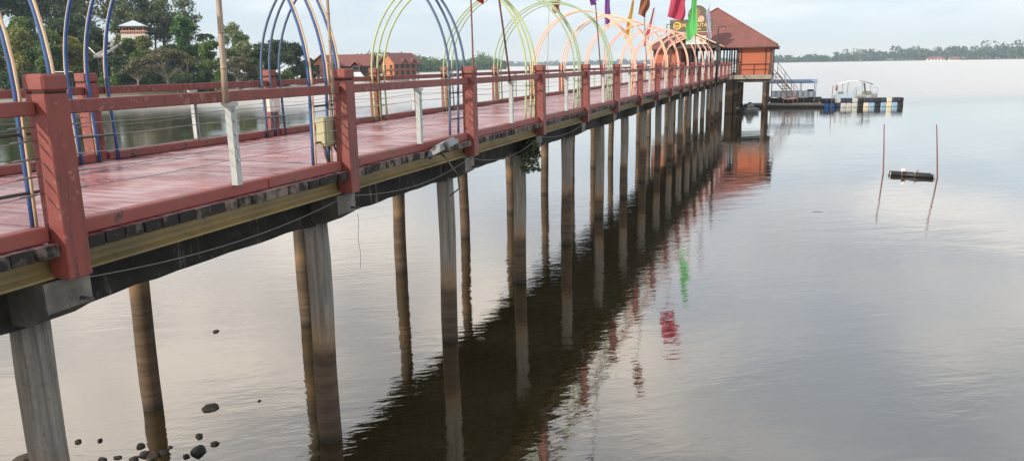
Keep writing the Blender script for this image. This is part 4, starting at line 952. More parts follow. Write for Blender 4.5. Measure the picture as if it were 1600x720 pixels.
for i, (x, y, rx, ry__, lab) in enumerate(rocks):
    p = onz(x, y); k = p.length / F_PX * 0.95; s = rx * k
    tag(link('rock', rock_mesh(s, s * rnd.uniform(0.7, 1.1), max(ry__ * k * 0.85, 0.02), i * 1.7, M['rock_brown'] if i in (17, 11) else M['rock']), None, (p.x, p.y, 0.005), (0, 0, rnd.uniform(0, .5))), lab, 'rock', 'rocks by the nearest piles')

# leaves and scraps drifting on the surface
for i, (x, y, lab) in enumerate(((1277, 331, 'thin bent twig drifting on open water left of the raft'), (752, 529, 'pale scrap drifting beside the third near pile'))):
    p = onz(x, y); s = 0.09 if i == 0 else 0.05; mb = MB()
    mb.tube([(-s * 2, 0, 0.004), (-s * 0.4, s * 0.3, 0.012), (s * 0.6, 0, 0.014), (s * 1.6, -s * 0.9, 0.004)], [0.004, 0.008 if i == 0 else 0.025, 0.008 if i == 0 else 0.02, 0.003], 6)
    tag(link('drifting_twig' if i == 0 else 'drifting_leaf', mb.mesh('drift', M['timber']), None, (p.x, p.y, 0)), lab, 'debris')

# ------------------------------------------------------------------ trees
def crown_points(lobes, n, rng):
    """leaf positions in the outer shells of ellipsoid lobes, plus a lobe tint"""
    vol = np.array([l[3] * l[4] * max(l[3], l[5]) for l in lobes]) ** 0.75; cnt = np.maximum(12, (vol / vol.sum() * n)).astype(int)
    P, Tn = [], []
    for (x, y, z, rx, ry, rz, tint), c in zip(lobes, cnt):
        d = rng.normal(size=(c, 3)); d /= np.linalg.norm(d, axis=1)[:, None]; r = rng.random(c) ** 0.38 * (1 + 0.18 * rng.normal(size=c))
        P.append(np.array([x, y, z]) + d * r[:, None] * np.array([rx, ry, rz])); Tn.append(np.clip(tint + 0.22 * rng.normal(size=c), 0, 1))
    return np.concatenate(P), np.concatenate(Tn)
def tree(label, base, h, r, style, leaf, n=3000, size=0.5, group='trees on the left bank', name=None, bare=0.0):
    bz = base.z; nm = name or {'bush': 'bush', 'column': 'columnar_shrub'}.get(style, 'tree')
    th = thing(nm, label, 'bush' if nm == 'bush' else ('shrub' if style == 'column' else 'tree'), base, rnd.uniform(0, 6.28), group)
    lobes = []; rg = rng
    if style == 'round':
        z0 = h * 0.28
        for k in range(26):
            a = rg.uniform(0, 6.28); q = rg.random(); z = z0 + (h - z0) * (0.1 + 0.84 * q); env = math.sin(math.pi * min(1, 0.16 + 0.80 * q)) ** 0.7
            rr = r * env * rg.uniform(0.25, 0.78); s = r * rg.uniform(0.2, 0.4); lobes.append((rr * math.cos(a), rr * math.sin(a), min(z, h - s * 0.6), s, s, s * 0.75, rg.uniform(0.15, 0.85)))
    elif style == 'feather':
        z0 = h * 0.30
        for k in range(66):
            a = rg.uniform(0, 6.28); q = rg.random() ** 0.8; z = z0 + (h - z0) * q; env = (1 - q * 0.72) * (0.5 + 0.5 * rg.random())
            rr = r * env * rg.uniform(0.1, 1.0); s = r * rg.uniform(0.14, 0.30); lobes.append((rr * math.cos(a), rr * math.sin(a), min(z, h - s), s * 1.1, s * 1.1, s * rg.uniform(0.6, 1.3), rg.uniform(0.15, 0.85)))
    elif style == 'umbrella':
        for k in range(34):
            a = rg.uniform(0, 6.28); q = math.sqrt(rg.random()); rr = r * q * 0.92; z = h * (0.88 - 0.34 * q * q) + rg.uniform(-.08, .05) * h
            s = r * rg.uniform(0.13, 0.24); lobes.append((rr * math.cos(a), rr * math.sin(a), z, s * 1.3, s * 1.3, s * 0.55, rg.uniform(0.1, 0.9)))
    elif style == 'bush':
        for k in range(16):
            a = rg.uniform(0, 6.28); q = rg.random(); rr = r * rg.uniform(0, 0.75) * (1 - 0.5 * q); s = r * rg.uniform(0.25, 0.42); lobes.append((rr * math.cos(a), rr * math.sin(a), h * (0.15 + 0.7 * q), s, s, min(s, h * 0.3), rg.uniform(0.15, 0.85)))
    else:
        for k in range(14):
            q = (k + 0.5) / 14; s = r * (1 - q) ** 0.6 * 0.8 + 0.1; lobes.append((rg.uniform(-.2, .2) * r, rg.uniform(-.2, .2) * r, h * (0.06 + 0.9 * q), s, s, h * 0.07, rg.uniform(0.2, 0.9)))
    # wood: leaning tapered trunk with limbs out to the lobes
    mb = MB(); tr = max(0.1, h * 0.020 if style != 'umbrella' else h * 0.035); top = h * {'round': 0.72, 'feather': 0.93, 'umbrella': 0.62, 'bush': 0.4, 'column': 0.8}[style]
    lean = (rnd.uniform(-.05, .05) * h, rnd.uniform(-.05, .05) * h)
    def spine(z): k = z / top; return Vector((lean[0] * k * k + 0.012 * h * math.sin(5 * k), lean[1] * k * k, z))
    mb.tube([spine(top * i / 8) - Vector((0, 0, 0.5 if i == 0 else 0)) for i in range(9)], [tr * (1.35 - 1.2 * (i / 8) ** 0.8) for i in range(9)], 8, cap=False)
    if style not in ('bush', 'column'):
        for lb_ in lobes[::2]:
            e = Vector(lb_[:3]); s0 = spine(min(top * 0.95, max(h * (0.22 if style == 'umbrella' else 0.25), e.z - 0.7 * math.hypot(e.x, e.y)))); mid_ = (s0 + e) / 2 + Vector((0, 0, -0.02 * h if style != 'umbrella' else 0.03 * h))
            mb.tube([s0, mid_, e], [tr * 0.42, tr * 0.26, tr * 0.09], 5, cap=False)
    part('trunk', mb, M['bark_pale'] if style == 'umbrella' else M['bark'], th)
    P, Tn = crown_points(lobes, int(n * 1.6), rg); keep = P[:, 2] > 0.05; P, Tn = P[keep], Tn[keep]
    link('crown', leaf_mesh('crown', leaf_quads(P, 0, size, rg), Tn, LEAF[leaf]), th)
    return th
def tree_at(label, x, Y, ytop, wpx, style, leaf, n, size, **k):
    d = on_depth(x, 100, Y); z = bank_z(d.x, d.y); p = Vector((d.x, d.y, z - 0.05)); top = on_depth(x, ytop, Y).z
    return tree(label, p, max(1.0, top - z), wpx * Y / F_PX, style, leaf, n, size, **k)
TREES = [
 # x, depth, top pixel, half width px, style, leaf, n, size
 (-60, 232, -70, 50, 'feather', 'dark', 3600, .62, 'tall dark tree cut by the left edge of the picture'),
 (12, 238, -55, 44, 'feather', 'dark', 3800, .62, 'tall dark feathery tree at the far left behind the blue arch legs'),
 (62, 246, -38, 44, 'feather', 'feather', 4200, .62, 'tall grey-green tree between the two leftmost blue pipe legs'),
 (108, 250, -30, 40, 'feather', 'feather', 4000, .6, 'tall grey-green tree behind the three blue legs'),
 (150, 262, -45, 36, 'feather', 'brown', 700, .45, 'nearly bare tall tree with pale branches against the sky'),
 (192, 256, -60, 42, 'feather', 'feather', 3400, .55, 'tall grey-green tree directly behind the hilltop gazebo'),
 (232, 262, -45, 30, 'feather', 'feather', 1900, .5, 'slim airy tree just right of the gazebo'),
 (262, 258, -38, 34, 'feather', 'feather', 2300, .5, 'tall airy tree above the umbrella-shaped tree'),
 (296, 256, -30, 34, 'feather', 'feather', 2400, .5, 'rightmost of the tall airy trees, against open sky'),
 (-10, 190, 42, 46, 'round', 'mid', 3800, .5, 'bushy mid green tree at the left edge'),
 (34, 186, 46, 34, 'round', 'yellow', 3300, .5, 'bushy yellow-green tree seen between the leftmost blue legs'),
 (75, 184, 50, 32, 'round', 'mid', 3300, .5, 'bushy green tree just left of the three blue legs'),
 (112, 187, 58, 30, 'round', 'yellow', 3000, .48, 'yellowish green tree behind the three blue legs'),
 (150, 200, 44, 30, 'round', 'dark', 3200, .5, 'dark rounded tree left of the white hillside stair'),
 (171, 206, 42, 6, 'column', 'yellow', 700, .35, 'bright yellow-green columnar conifer below the gazebo'),
 (187, 208, 46, 9, 'column', 'yellow', 900, .35, 'broader yellow-green conifer right of the columnar one'),
 (185, 190, 88, 26, 'round', 'dark', 2600, .45, 'low dark tree under the white hillside stair'),
 (293, 212, 27, 25, 'round', 'bright', 4200, .5, 'dense bright green rounded tree right of the gazebo'),
 (258, 178, 70, 46, 'umbrella', 'brown', 3600, .36, 'broad olive-brown umbrella-shaped tree on the bank'),
 (212, 174, 92, 22, 'umbrella', 'brown', 1500, .32, 'small twiggy brownish tree left of the umbrella-shaped tree'),
 (330, 208, 64, 24, 'round', 'mid', 2800, .45, 'mid green tree left of the thick bamboo pole'),
 (372, 214, 36, 28, 'round', 'pale', 3000, .45, 'pale green loose tree right of the thick bamboo pole'),
 (368, 196, 84, 34, 'umbrella', 'brown', 2400, .36, 'greyish spreading tree in front of the pale green one'),
 (408, 240, 66, 24, 'round', 'dark', 3200, .55, 'dark evergreen behind the left blue legs of the second pair'),
 (436, 250, 62, 26, 'round', 'dark', 3400, .55, 'tallest dark evergreen left of the chalets'),
 (462, 258, 68, 24, 'round', 'dark', 3200, .55, 'dark evergreen beside the chalets'),
 (482, 264, 92, 16, 'round', 'dark', 2200, .5, 'low dark tree touching the left chalet'),
 (310, 232, 84, 30, 'round', 'dark', 2600, .55, 'dark low tree in the shade right of the bright green one'),
 (225, 200, 80, 30, 'round', 'mid', 2600, .5, 'mid green tree covering the slope below the gazebo'),
 (270, 224, 70, 30, 'round', 'dark', 2600, .55, 'dark tree on the slope behind the umbrella-shaped tree'),
 (100, 214, 30, 34, 'round', 'dark', 3000, .55, 'dark tree on the slope behind the yellowish one'),
 (40, 212, 28, 36, 'round', 'mid', 3200, .55, 'large green tree on the slope at the left'),
 (395, 226, 92, 20, 'round', 'mid', 2000, .45, 'mid green tree at the water left of the evergreens'),
 (203, 214, 61, 22, 'round', 'mid', 2200, .45, 'mid green tree hiding the foot of the gazebo terrace'),
 (226, 212, 57, 18, 'round', 'yellow', 2200, .45, 'yellowish tree before the right side of the gazebo'),
 (130, 222, 20, 34, 'round', 'dark', 3000, .55, 'dark tree on the slope left of the columnar conifer'),
 (212, 248, 6, 36, 'round', 'feather', 3600, .55, 'rounded grey-green tree right behind the gazebo roof'),
 (36, 262, -60, 46, 'feather', 'feather', 4200, .62, 'tallest airy tree at the back, left of the first blue legs'),
 (130, 268, -50, 44, 'feather', 'feather', 4200, .62, 'tall airy tree at the back between the blue legs and the gazebo'),
 (245, 262, 4, 38, 'round', 'feather', 3400, .55, 'rounded grey-green tree at the back between the gazebo and the bright green tree'),
 (340, 176, 106, 12, 'round', 'mid', 1200, .4, 'small rounded tree on the bank by the thick bamboo pole'),
]
for (x, Y, yt, w, st, lf, n, sz, lab) in TREES: tree_at(lab, x, Y, yt, w, st, lf, n, sz)
for (x, Y, yt, w, lf, lab) in ((158, 173, 112, 14, 'mid', 'green bush on the bank right of the three blue legs'), (178, 173, 114, 12, 'mid', 'second green bush beside the one by the blue legs'),
    (100, 178, 112, 16, 'dark', 'dark bush on the bank behind the three blue legs'), (60, 181, 114, 22, 'dark', 'dark bush on the bank left of the blue legs'), (15, 181, 112, 24, 'dark', 'dark bush at the left edge of the bank'),
    (232, 176, 118, 12, 'dark', 'dark low bush under the umbrella-shaped tree'), (300, 182, 112, 18, 'dark', 'dark bush on the bank under the bright green tree'), (325, 186, 108, 16, 'dark', 'dark bush left of the thick bamboo pole'),
    (375, 205, 108, 18, 'dark', 'dark bush below the pale green tree'), (405, 222, 108, 16, 'dark', 'dark bush at the waterline left of the evergreens'), (446, 236, 108, 18, 'mid', 'bright bush at the waterline below the evergreens'), (425, 232, 112, 16, 'mid', 'green bush at the waterline left of the bright bush'), (478, 262, 112, 14, 'mid', 'small green bush beside the left chalet')):
    tree_at(lab, x, Y, yt, w, 'bush', lf, 1500, 0.42, group='bushes on the left bank')
# shadowy undergrowth filling the wood behind the bank
P_, T_ = [], []
for k in range(330):
    x = rnd.uniform(-20, 480); d0 = rnd.uniform(9, 34); base_y = 181 + max(0, x - 330) * 0.62; Y = base_y + d0; d = on_depth(x, 100, Y)
    if shore_dist(d.x, d.y) < 7: continue
    z = bank_z(d.x, d.y); r_ = rnd.uniform(1.2, 2.4); p, tn = crown_points([(d.x, d.y, z + r_ * 0.7, r_, r_, r_ * rnd.uniform(0.7, 1.3), rnd.uniform(0.1, 0.9))], 110, rng); P_.append(p); T_.append(tn)
P_, T_ = np.concatenate(P_), np.concatenate(T_)
o = link('undergrowth', leaf_mesh('undergrowth', leaf_quads(P_, 0, 0.5, rng), T_, LEAF['dark'])); o['kind'] = 'stuff'; tag(o, 'dark leafy undergrowth filling the wood behind the left bank', 'undergrowth')
# a small palm against the sky
d = on_depth(325, 100, 235); pz = bank_z(d.x, d.y); ptop = on_depth(325, 56, 235).z
palm = thing('palm_tree', 'small dark palm against the sky left of the bamboo pole', 'palm', (d.x, d.y, pz), 0)
mb = MB(); hh = ptop - pz; mb.tube([(0.3 * math.sin(k * 2), 0, hh * k) for k in [i / 6 for i in range(7)]], 0.16, 7); part('trunk', mb, M['bark'], palm)
c = []
for k in range(14):
    a = k * 2.4; el = rnd.uniform(-0.2, 0.9)
    for i in range(1, 12):
        q = i / 11; rr = 2.4 * q
        for _ in range(5): c.append((rr * math.cos(a) * math.cos(el * (1 - q)) + rnd.gauss(0, .12), rr * math.sin(a) + rnd.gauss(0, .12), hh + 2.0 * q * math.sin(el) - 1.6 * q * q + rnd.gauss(0, .08)))
c = np.array(c); link('crown', leaf_mesh('crown', leaf_quads(c, 0, 0.4, rng, 2.0), rng.random(len(c)), LEAF['dark']), palm)

# distant woods: one mass each
def wood(name, label, line, hfun, per, size, leaf, depth=60, dens=1.3):
    P, Tn = [], []
    for (x0, y0), (x1, y1) in zip(line, line[1:]):
        ln = math.hypot(x1 - x0, y1 - y0); cnt = max(3, int(ln / (size * dens)))
        for i in range(cnt):
            k = (i + rnd.random()) / cnt; x, y = x0 + (x1 - x0) * k, y0 + (y1 - y0) * k; L_ = math.hypot(x, y)
            q = rnd.random(); x += x / L_ * (8 + depth * q); y += y / L_ * (8 + depth * q)
            h = hfun(x, y) * rnd.uniform(0.62, 1.05) * (0.8 + 0.3 * q); r = h * rnd.uniform(0.28, 0.42); t_ = rnd.uniform(0.05, 0.9)
            lob = [(x + rnd.uniform(-1, 1) * r * .6, y + rnd.uniform(-1, 1) * r * .6, h * rnd.uniform(0.3, 1) - r * 0.4, r * .8, r * .8, r * .6, t_) for _ in range(5)] + [(x, y, h * 0.3, r * .9, r * .9, h * 0.3, t_)]
            p, tn = crown_points(lob, per, rng); P.append(p); Tn.append(tn)
    P, Tn = np.concatenate(P), np.concatenate(Tn); kp = P[:, 2] > 0; P, Tn = P[kp], Tn[kp]
    o = link(name, leaf_mesh(name, leaf_quads(P, 0, size, rng), Tn, LEAF[leaf])); o['kind'] = 'stuff'; tag(o, label, 'woodland'); return o
def px_of(x, y): v_ = Vector((x, y, 0)); return 800 + F_PX * (v_.dot(RT)) / v_.dot(FW)
def hprof(tab):
    def f(x, y):
        p = px_of(x, y)
        for (a, ha), (b, hb) in zip(tab, tab[1:]):
            if p <= b: return ha + (hb - ha) * max(0, (p - a)) / (b - a)
        return tab[-1][1]
    return f
wood('far_woodland', 'hazy blue-green woodland along the far right shore', FAR_RIGHT, hprof([(1150, 19), (1290, 25), (1340, 35), (1440, 39), (1530, 40), (1560, 49), (1600, 42), (2200, 38)]), 110, 3.8, 'dark', 120)
wood('distant_woodland', 'faint hazy tree line on the horizon behind the footbridge', FAR_MID, lambda x, y: 24, 60, 6.0, 'dark', 120)
wood('shore_woodland', 'blue-green tree line on the shore right of the chalets', NEAR_MID, hprof([(500, 19), (630, 20), (650, 19), (700, 13), (735, 16), (755, 24), (775, 20), (800, 9)]), 110, 1.7, 'mid', 50)

# ------------------------------------------------------------------ gazebo on the hill with its white stair
G = on_depth(213, 75, 226); gz = bank_z(G.x, G.y)
s_ = 226 / F_PX
gzb = thing('gazebo', 'hilltop gazebo with pale blue hipped roof and white terrace among the trees', 'gazebo', (G.x, G.y, gz - 0.3), 0.25)
zt = on_depth(213, 54, 226).z - gz + 0.3; ze = on_depth(213, 41, 226).z - gz + 0.3; za_ = on_depth(213, 33, 226).z - gz + 0.3
mb = MB(); mb.box(-3.2, 3.2, -2.6, 2.6, 0, zt); part('terrace', mb, M['plaster'], gzb)
mb = MB(); e = 3.5; mb.add([(-e, -e * .8, ze), (e, -e * .8, ze), (e, e * .8, ze), (-e, e * .8, ze), (0, 0, za_ + 0.2), (-e, -e * .8, ze - .2), (e, -e * .8, ze - .2), (e, e * .8, ze - .2), (-e, e * .8, ze - .2)], [(0, 1, 4), (1, 2, 4), (2, 3, 4), (3, 0, 4), (0, 5, 6, 1), (1, 6, 7, 2), (2, 7, 8, 3), (3, 8, 5, 0), (8, 7, 6, 5)]); part('roof', mb, M['roof_pale'], gzb)
for x in (-2.7, -0.9, 0.9, 2.7):
    for y in (-2.1, 2.1): mb = MB(); mb.box(x - .14, x + .14, y - .14, y + .14, zt, ze); part('column', mb, M['orange_wall'], gzb)
mb = MB(); mb.box(-3.2, 3.2, -2.62, -2.5, zt + 0.7, zt + 0.95); mb.box(-3.2, -3.05, -2.6, 2.6, zt + 0.7, zt + 0.95); mb.box(3.05, 3.2, -2.6, 2.6, zt + 0.7, zt + 0.95)
for i in range(14): x = -3.1 + i * 0.475; mb.box(x - .06, x + .06, -2.6, -2.5, zt, zt + 0.7)
part('parapet', mb, M['pink_pipe'], gzb)
mb = MB()
for k in range(3): xo = -3.6 - 0.9 * k; mb.prism([(xo - 0.9, 0), (xo - 0.75, zt - 0.6 * k), (xo, zt + 0.2 - 0.6 * k), (xo, zt - 0.5 - 0.6 * k), (xo - 0.35, zt - 1.4 - 0.6 * k), (xo - 0.4, 0)], 1, -2.6, -2.2)
part('arched_wing', mb, M['white'], gzb)
a = on_depth(186, 66, 212); b = on_depth(152, 88, 192); st = thing('hillside_stair', 'white stair running down the wooded slope from the gazebo', 'stair', (b.x, b.y, bank_z(b.x, b.y) - 0.2), 0)
ba = a - b; n = 22; zb = b.z - bank_z(b.x, b.y) + 0.2
for s2 in (-0.9, 0.9):
    mb = MB(); mb.tube([Vector((s2, 0, zb)) + Vector((ba.x, ba.y, ba.z)) * (i / n) for i in range(n + 1)], 0.17, 6); part('parapet', mb, M['white'], st)
for i in range(n):
    k = (i + .5) / n; mb = MB(); p = ba * k; mb.box(p.x - 0.9, p.x + 0.9, p.y - 0.5, p.y + 0.5, zb + p.z - 0.45, zb + p.z - 0.2); part('step', mb, M['plaster'], st)
    if i % 6 == 0: mb = MB(); mb.box(p.x - 0.15, p.x + 0.15, p.y - 0.15, p.y + 0.15, -0.3, zb + p.z - 0.46); part('pier', mb, M['timber'], st)
mb = MB(); mb.tube([Vector((0, 0, zb)), Vector((-3.4, 3.0, zb + 2.2))], 0.15, 6); part('side_parapet', mb, M['white'], st)
# open shelter and bench frame on the bank
p = on_depth(102, 130, 176); pz = bank_z(p.x, p.y); sh = thing('shelter', 'small open shelter with flat beige roof on the bank behind the blue legs', 'shelter', (p.x, p.y, pz), 0.2)
zr = on_depth(102, 112, 176).z - pz
mb = MB(); mb.box(-1.5, 1.5, -1, 1, zr - 0.15, zr + 0.05); part('roof', mb, M['plaster'], sh)
for x in (-1.2, 1.2):
    for y in (-.8, .8): mb = MB(); mb.box(x - .07, x + .07, y - .07, y + .07, 0, zr - .15); part('post', mb, M['dark_timber'], sh)
mb = MB(); mb.box(-1.1, 1.1, -.2, .3, 0.4, 0.5); part('bench', mb, M['timber'], sh)
p = on_depth(281, 128, 173); pz = bank_z(p.x, p.y); sw = thing('swing_frame', 'grey swing frame standing on the bank below the umbrella-shaped tree', 'swing', (p.x, p.y, pz), 0.1)
for x in (-0.75, 0.75): mb = MB(); mb.tube([(x, 0, -.1), (x, 0, 2.1)], 0.06, 6); part('upright', mb, M['timber'], sw)
mb = MB(); mb.tube([(-0.85, 0, 2.1), (0.85, 0, 2.1)], 0.06, 6); part('top_bar', mb, M['timber'], sw)
mb = MB(); mb.tube([(-0.3, 0, 2.1), (-0.3, 0, 0.6)], 0.02, 5); mb.tube([(0.3, 0, 2.1), (0.3, 0, 0.6)], 0.02, 5); mb.box(-0.35, 0.35, -.12, .12, 0.55, 0.6); part('seat', mb, M['timber'], sw)

# ------------------------------------------------------------------ chalets on stilts
ORW = worn('chalet_orange', (0.5, 0.2, 0.09), (0.36, 0.13, 0.06), 0.7, 0.4); BRW = worn('chalet_brown', (0.10, 0.055, 0.05), (0.07, 0.04, 0.04), 0.7, 0.4)
def chalet(label, p, rz, wd, dp, floor, eave, ridge, gables, name='chalet'):
    """ridge runs along local y; the gable end faces -y; gables: extra cross gables on the +x/-x side"""
    th = thing(name, label, 'chalet', (p.x, p.y, 0), rz, 'stilted chalets')
    mb = MB(); mb.box(-wd / 2, wd / 2, 0, dp, floor - 0.3, floor); part('floor', mb, BRW, th)
    mb = MB(); mb.box(-wd / 2 + 0.8, wd / 2 - 0.8, 0.8, dp - 0.8, floor, eave); mb.prism([(-wd / 2 + 0.8, eave), (wd / 2 - 0.8, eave), (0, ridge - 0.5)], 1, 0.8, dp - 0.8); wl_ = part('wall', mb, ORW, th)
    mb = MB(); ov = 0.9
    mb.prism([(-wd / 2 - ov, eave - 0.35), (0, ridge), (wd / 2 + ov, eave - 0.35), (wd / 2 + ov, eave - 0.6), (0, ridge - 0.28), (-wd / 2 - ov, eave - 0.6)], 1, -0.4, dp + 0.4); rf_ = part('roof', mb, M['roof_far'], th)
    mb = MB()
    for s_ in (-1, 1): mb.tube([(0, -0.45, ridge - 0.12), (s_ * (wd / 2 + ov), -0.45, eave - 0.47)], 0.16, 6)
    part('barge_board', mb, M['roof_pale'] if False else ORW, rf_)
    for (yc, sd, gw_) in gables:
        mb = MB(); x1 = sd * (wd / 2 + 0.6)
        mb.prism([(yc - gw_, eave - 0.3), (yc, eave + gw_ * 0.75), (yc + gw_, eave - 0.3), (yc + gw_, eave - 0.5), (yc, eave + gw_ * 0.75 - 0.25), (yc - gw_, eave - 0.5)], 0, min(0, x1), max(0, x1)); part('dormer_roof', mb, M['roof_far'], rf_)
        mb = MB(); mb.prism([(yc - gw_ + 0.5, eave - 0.4), (yc, eave + gw_ * 0.75 - 0.5), (yc + gw_ - 0.5, eave - 0.4)], 0, min(sd * (wd / 2 - 0.6), x1 - sd * 0.5), max(sd * (wd / 2 - 0.6), x1 - sd * 0.5)); part('dormer_wall', mb, ORW, rf_)
    mid_ = (floor + eave) / 2
    for sd in (-1, 1):                        # side balconies on two storeys
        for z in (floor, mid_):
            mb = MB(); x0, x1 = sorted((sd * (wd / 2 - 0.8), sd * (wd / 2 + 0.5))); mb.box(x0, x1, 0.3, dp - 0.3, z, z + 0.14); b_ = part('balcony', mb, ORW, th)
            mb = MB(); xr = sd * (wd / 2 + 0.45); mb.box(xr - .05, xr + .05, 0.3, dp - 0.3, z + 0.95, z + 1.05)
            for i in range(int(dp / 0.7)): mb.box(xr - .03, xr + .03, 0.4 + i * .7, 0.48 + i * .7, z + .14, z + .95)
            part('balustrade', mb, BRW, b_)
        for i in range(int(dp / 3.2) + 1): mb = MB(); y = 0.5 + i * 3.1; mb.box(sd * (wd / 2 + .4) - .1, sd * (wd / 2 + .4) + .1, y - .1, y + .1, floor, eave - 0.4); part('post', mb, BRW, th)
        for z in (floor + 0.3, mid_ + 0.3):
            for i in range(int(dp / 3.2)):
                mb = MB(); x0, x1 = sorted((sd * (wd / 2 - 0.83), sd * (wd / 2 - 0.7))); mb.box(x0, x1, 1.3 + i * 3.1, 3.1 + i * 3.1, z, z + 1.6); part('window', mb, M['window'], wl_)
    for z in (floor + 0.4, mid_ + 0.3):       # gable end windows and balcony
        for x in (-wd * 0.22, wd * 0.22): mb = MB(); mb.box(x - 0.7, x + 0.7, 0.70, 0.83, z, z + 1.4); part('window', mb, M['window'], wl_)
        mb = MB(); mb.box(-wd / 2 + 0.3, wd / 2 - 0.3, -0.35, 0.8, z - 0.35, z - 0.22); mb.box(-wd / 2 + .3, wd / 2 - .3, -.35, -.27, z + .45, z + .55); part('front_balcony', mb, ORW, th)
    for x in np.linspace(-wd / 2 + 0.4, wd / 2 - 0.4, 5):
        for y in np.linspace(0.5, dp - 0.5, max(3, int(dp / 3))): mb = MB(); mb.box(x - .14, x + .14, y - .14, y + .14, -0.8, floor - .3); part('stilt', mb, M['pile'], th)
    return th
def zpx(x, y, Y): return on_depth(x, y, Y).z
chalet('stilted orange chalet with maroon roof nearest the evergreens, left of the second post', on_depth(503, 110, 292), R(4), 7.5, 12, zpx(503, 119, 292), zpx(503, 99, 292), zpx(503, 85, 292), [])
chalet('long dark-roofed chalet block in the middle behind the second near post', on_depth(548, 110, 316), R(-82), 11, 17, zpx(550, 118, 316), zpx(550, 99, 316), zpx(550, 83, 316), [(5, -1, 3.0), (12.0, -1, 2.6)], 'chalet_block') if False else None
def block(label, p, rz, ln, dp, floor, eave, ridge):
    """long block, ridge along local x, with cross gables towards the camera (-y)"""
    th = thing('chalet_block', label, 'chalet', (p.x, p.y, 0), rz, 'stilted chalets')
    mb = MB(); mb.box(-ln / 2, ln / 2, 0, dp, floor - .3, floor); part('floor', mb, BRW, th)
    mb = MB(); mb.box(-ln / 2 + .6, ln / 2 - .6, .8, dp - .8, floor, eave); mb.prism([(.8, eave), (dp - .8, eave), (dp / 2, ridge - .5)], 0, -ln / 2 + .6, ln / 2 - .6); wl_ = part('wall', mb, BRW, th)
    mb = MB(); mb.prism([(-.6, eave - .3), (dp / 2, ridge), (dp + .6, eave - .3), (dp + .6, eave - .55), (dp / 2, ridge - .28), (-.6, eave - .55)], 0, -ln / 2, ln / 2); rf_ = part('roof', mb, M['roof_far'], th)
    for xc in (-ln * .30, ln * .16):
        g = 2.4; mb = MB(); mb.prism([(xc - g, eave - .5), (xc, eave + 1.7), (xc + g, eave - .5), (xc + g, eave - .7), (xc, eave + 1.45), (xc - g, eave - .7)], 1, -1.6, dp * .4); part('dormer_roof', mb, M['roof_far'], rf_)
        mb = MB(); mb.tube([(xc, -1.62, eave + 1.6), (xc + g, -1.62, eave - .6)], .13, 6); mb.tube([(xc, -1.62, eave + 1.6), (xc - g, -1.62, eave - .6)], .13, 6); part('barge_board', mb, ORW, rf_)
        mb = MB(); mb.box(xc - 1.8, xc + 1.8, -1.1, .8, floor, eave - .55); part('bay', mb, BRW, th)
        for z in (floor + .5, (floor + eave) / 2 + .2): mb = MB(); mb.box(xc - 1.1, xc + 1.1, -1.2, -1.08, z, z + 1.2); part('window', mb, M['window'], wl_)
    for z in (floor, (floor + eave) / 2):
        mb = MB(); mb.box(-ln / 2 + .3, ln / 2 - .3, -.5, .8, z, z + .14); mb.box(-ln / 2 + .3, ln / 2 - .3, -.5, -.4, z + .9, z + 1.0); part('balcony', mb, BRW, th)
        for i in range(int(ln / 3)): mb = MB(); mb.box(-ln / 2 + 1.2 + i * 3, -ln / 2 + 2.6 + i * 3, .7, .83, z + .3, z + 1.9); part('window', mb, M['window'], wl_)
    for x in np.linspace(-ln / 2 + .4, ln / 2 - .4, 9):
        for y in (0.5, dp / 2, dp - .5): mb = MB(); mb.box(x - .14, x + .14, y - .14, y + .14, -.8, floor - .3); part('stilt', mb, M['pile'], th)
    return th
block('long dark brown chalet block with maroon roof in the middle of the chalets', on_depth(545, 110, 306), R(-4), 19.5, 9, zpx(545, 119, 306), zpx(545, 102, 306), zpx(545, 85, 306))
chalet('orange gable-ended stilted chalet farthest right of the chalets, reaching over the water', on_depth(604, 110, 300), R(-38), 8.2, 14, zpx(604, 119, 300), zpx(604, 99, 300), zpx(604, 83, 300), [(5.5, 1, 2.4), (10.5, 1, 2.2)])
p = onz(557, 127.5); wt = thing('white_marquee', 'white hipped canopy on a float in front of the chalets', 'marquee', p, 0)
w_, h0_, h1_ = 3.2, zpx(557, 121, p.y), zpx(557, 113, p.y)
mb = MB(); mb.add([(-w_, -2, h0_), (w_, -2, h0_), (w_, 2, h0_), (-w_, 2, h0_), (-w_ * .55, 0, h1_), (w_ * .55, 0, h1_)], [(0, 1, 5, 4), (1, 2, 5), (2, 3, 4, 5), (3, 0, 4), (3, 2, 1, 0)]); part('canopy', mb, M['white'], wt)
mb = MB(); mb.box(-w_, w_, -1.9, 1.9, -.2, .35); part('float', mb, M['white'], wt)
for x in (-w_ + .2, w_ - .2):
    for y in (-1.8, 1.8): mb = MB(); mb.tube([(x, y, .3), (x, y, h0_)], .06, 6); part('post', mb, M['white'], wt)
mb = MB(); mb.box(-w_ + .25, w_ - .25, -1.75, -1.65, .35, h0_ - .05); part('side_sheet', mb, M['white'], wt)
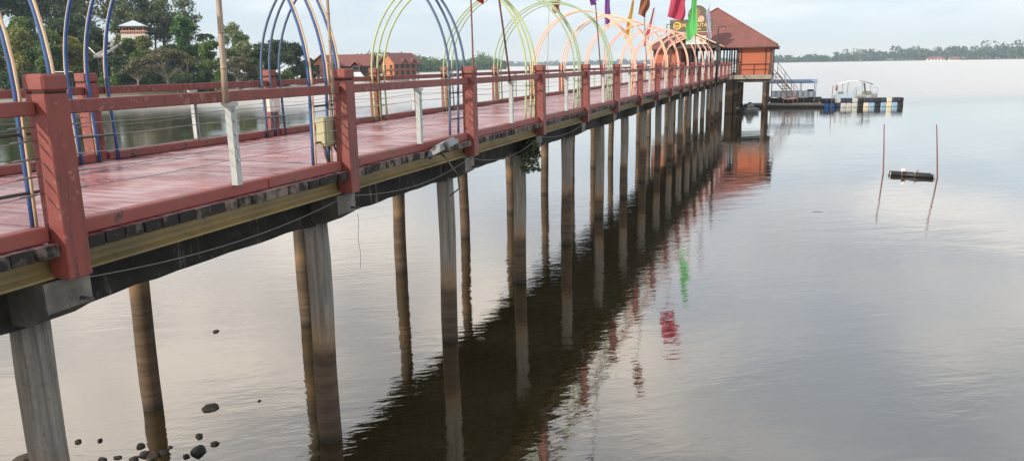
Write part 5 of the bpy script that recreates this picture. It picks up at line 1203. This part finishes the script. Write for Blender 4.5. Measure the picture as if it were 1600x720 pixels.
p0, p1 = onz(398, 134), onz(470, 131); dv_ = p1 - p0; jt = thing('jetty', 'low brown jetty with white posts at the foot of the evergreens', 'jetty', p0, math.atan2(dv_.y, dv_.x)); ln = dv_.length
mb = MB(); mb.box(0, ln, 0, 2, .7, .9); part('deck', mb, M['timber'], jt)
for i in range(14): mb = MB(); mb.box(ln * (i + .5) / 14 - .1, ln * (i + .5) / 14 + .1, .05, .25, -.6, 1.75); part('post', mb, M['white'], jt)
# red-roofed buildings on the far right shore
for i, (x, w_, hgt, lab) in enumerate(((1462, 15, 8, 'low red-roofed building left of the two on the far right shore'), (1492, 10, 7, 'smaller red-roofed building right of the two on the far right shore'))):
    Y = 1490 - i * 20; p = on_depth(x, 90, Y); hb = thing('shore_building', lab, 'building', (p.x, p.y, 0), R(-30), 'buildings on the far shore'); w2 = w_
    mb = MB(); mb.box(-w2, w2, -8, 8, -1, hgt * .55); part('wall', mb, M['plaster'], hb)
    mb = MB(); mb.add([(-w2 - 2, -10, hgt * .55), (w2 + 2, -10, hgt * .55), (w2 + 2, 10, hgt * .55), (-w2 - 2, 10, hgt * .55), (-w2 * .6, 0, hgt), (w2 * .6, 0, hgt)], [(0, 1, 5, 4), (1, 2, 5), (2, 3, 4, 5), (3, 0, 4), (3, 2, 1, 0)]); part('roof', mb, M['red'], hb)
    for k in range(5): mb = MB(); mb.box(-w2 * .8 + k * w2 * .38, -w2 * .8 + k * w2 * .38 + 3, -8.2, -7.9, 1, 4); part('window', mb, M['window'], hb)

# ------------------------------------------------------------------ haze over the lake
mb = MB(); mb.box(-5200, 5200, -560, 4300, -2.6, 62)
hz = NT('lake_haze'); hz.t.nodes.remove(hz.b); pv = hz.n('ShaderNodeVolumePrincipled'); pv.inputs['Color'].default_value = (0.60, 0.80, 1.0, 1); pv.inputs['Absorption Color'].default_value = (1, 1, 1, 1); pv.inputs['Density'].default_value = 0.00017; pv.inputs['Anisotropy'].default_value = 0.2
hz.l(pv.outputs[0], hz.out.inputs['Volume'])
o = link('haze', mb.mesh('haze', hz.m)); o['kind'] = 'stuff'; tag(o, 'thin pale blue haze lying over the lake', 'haze')
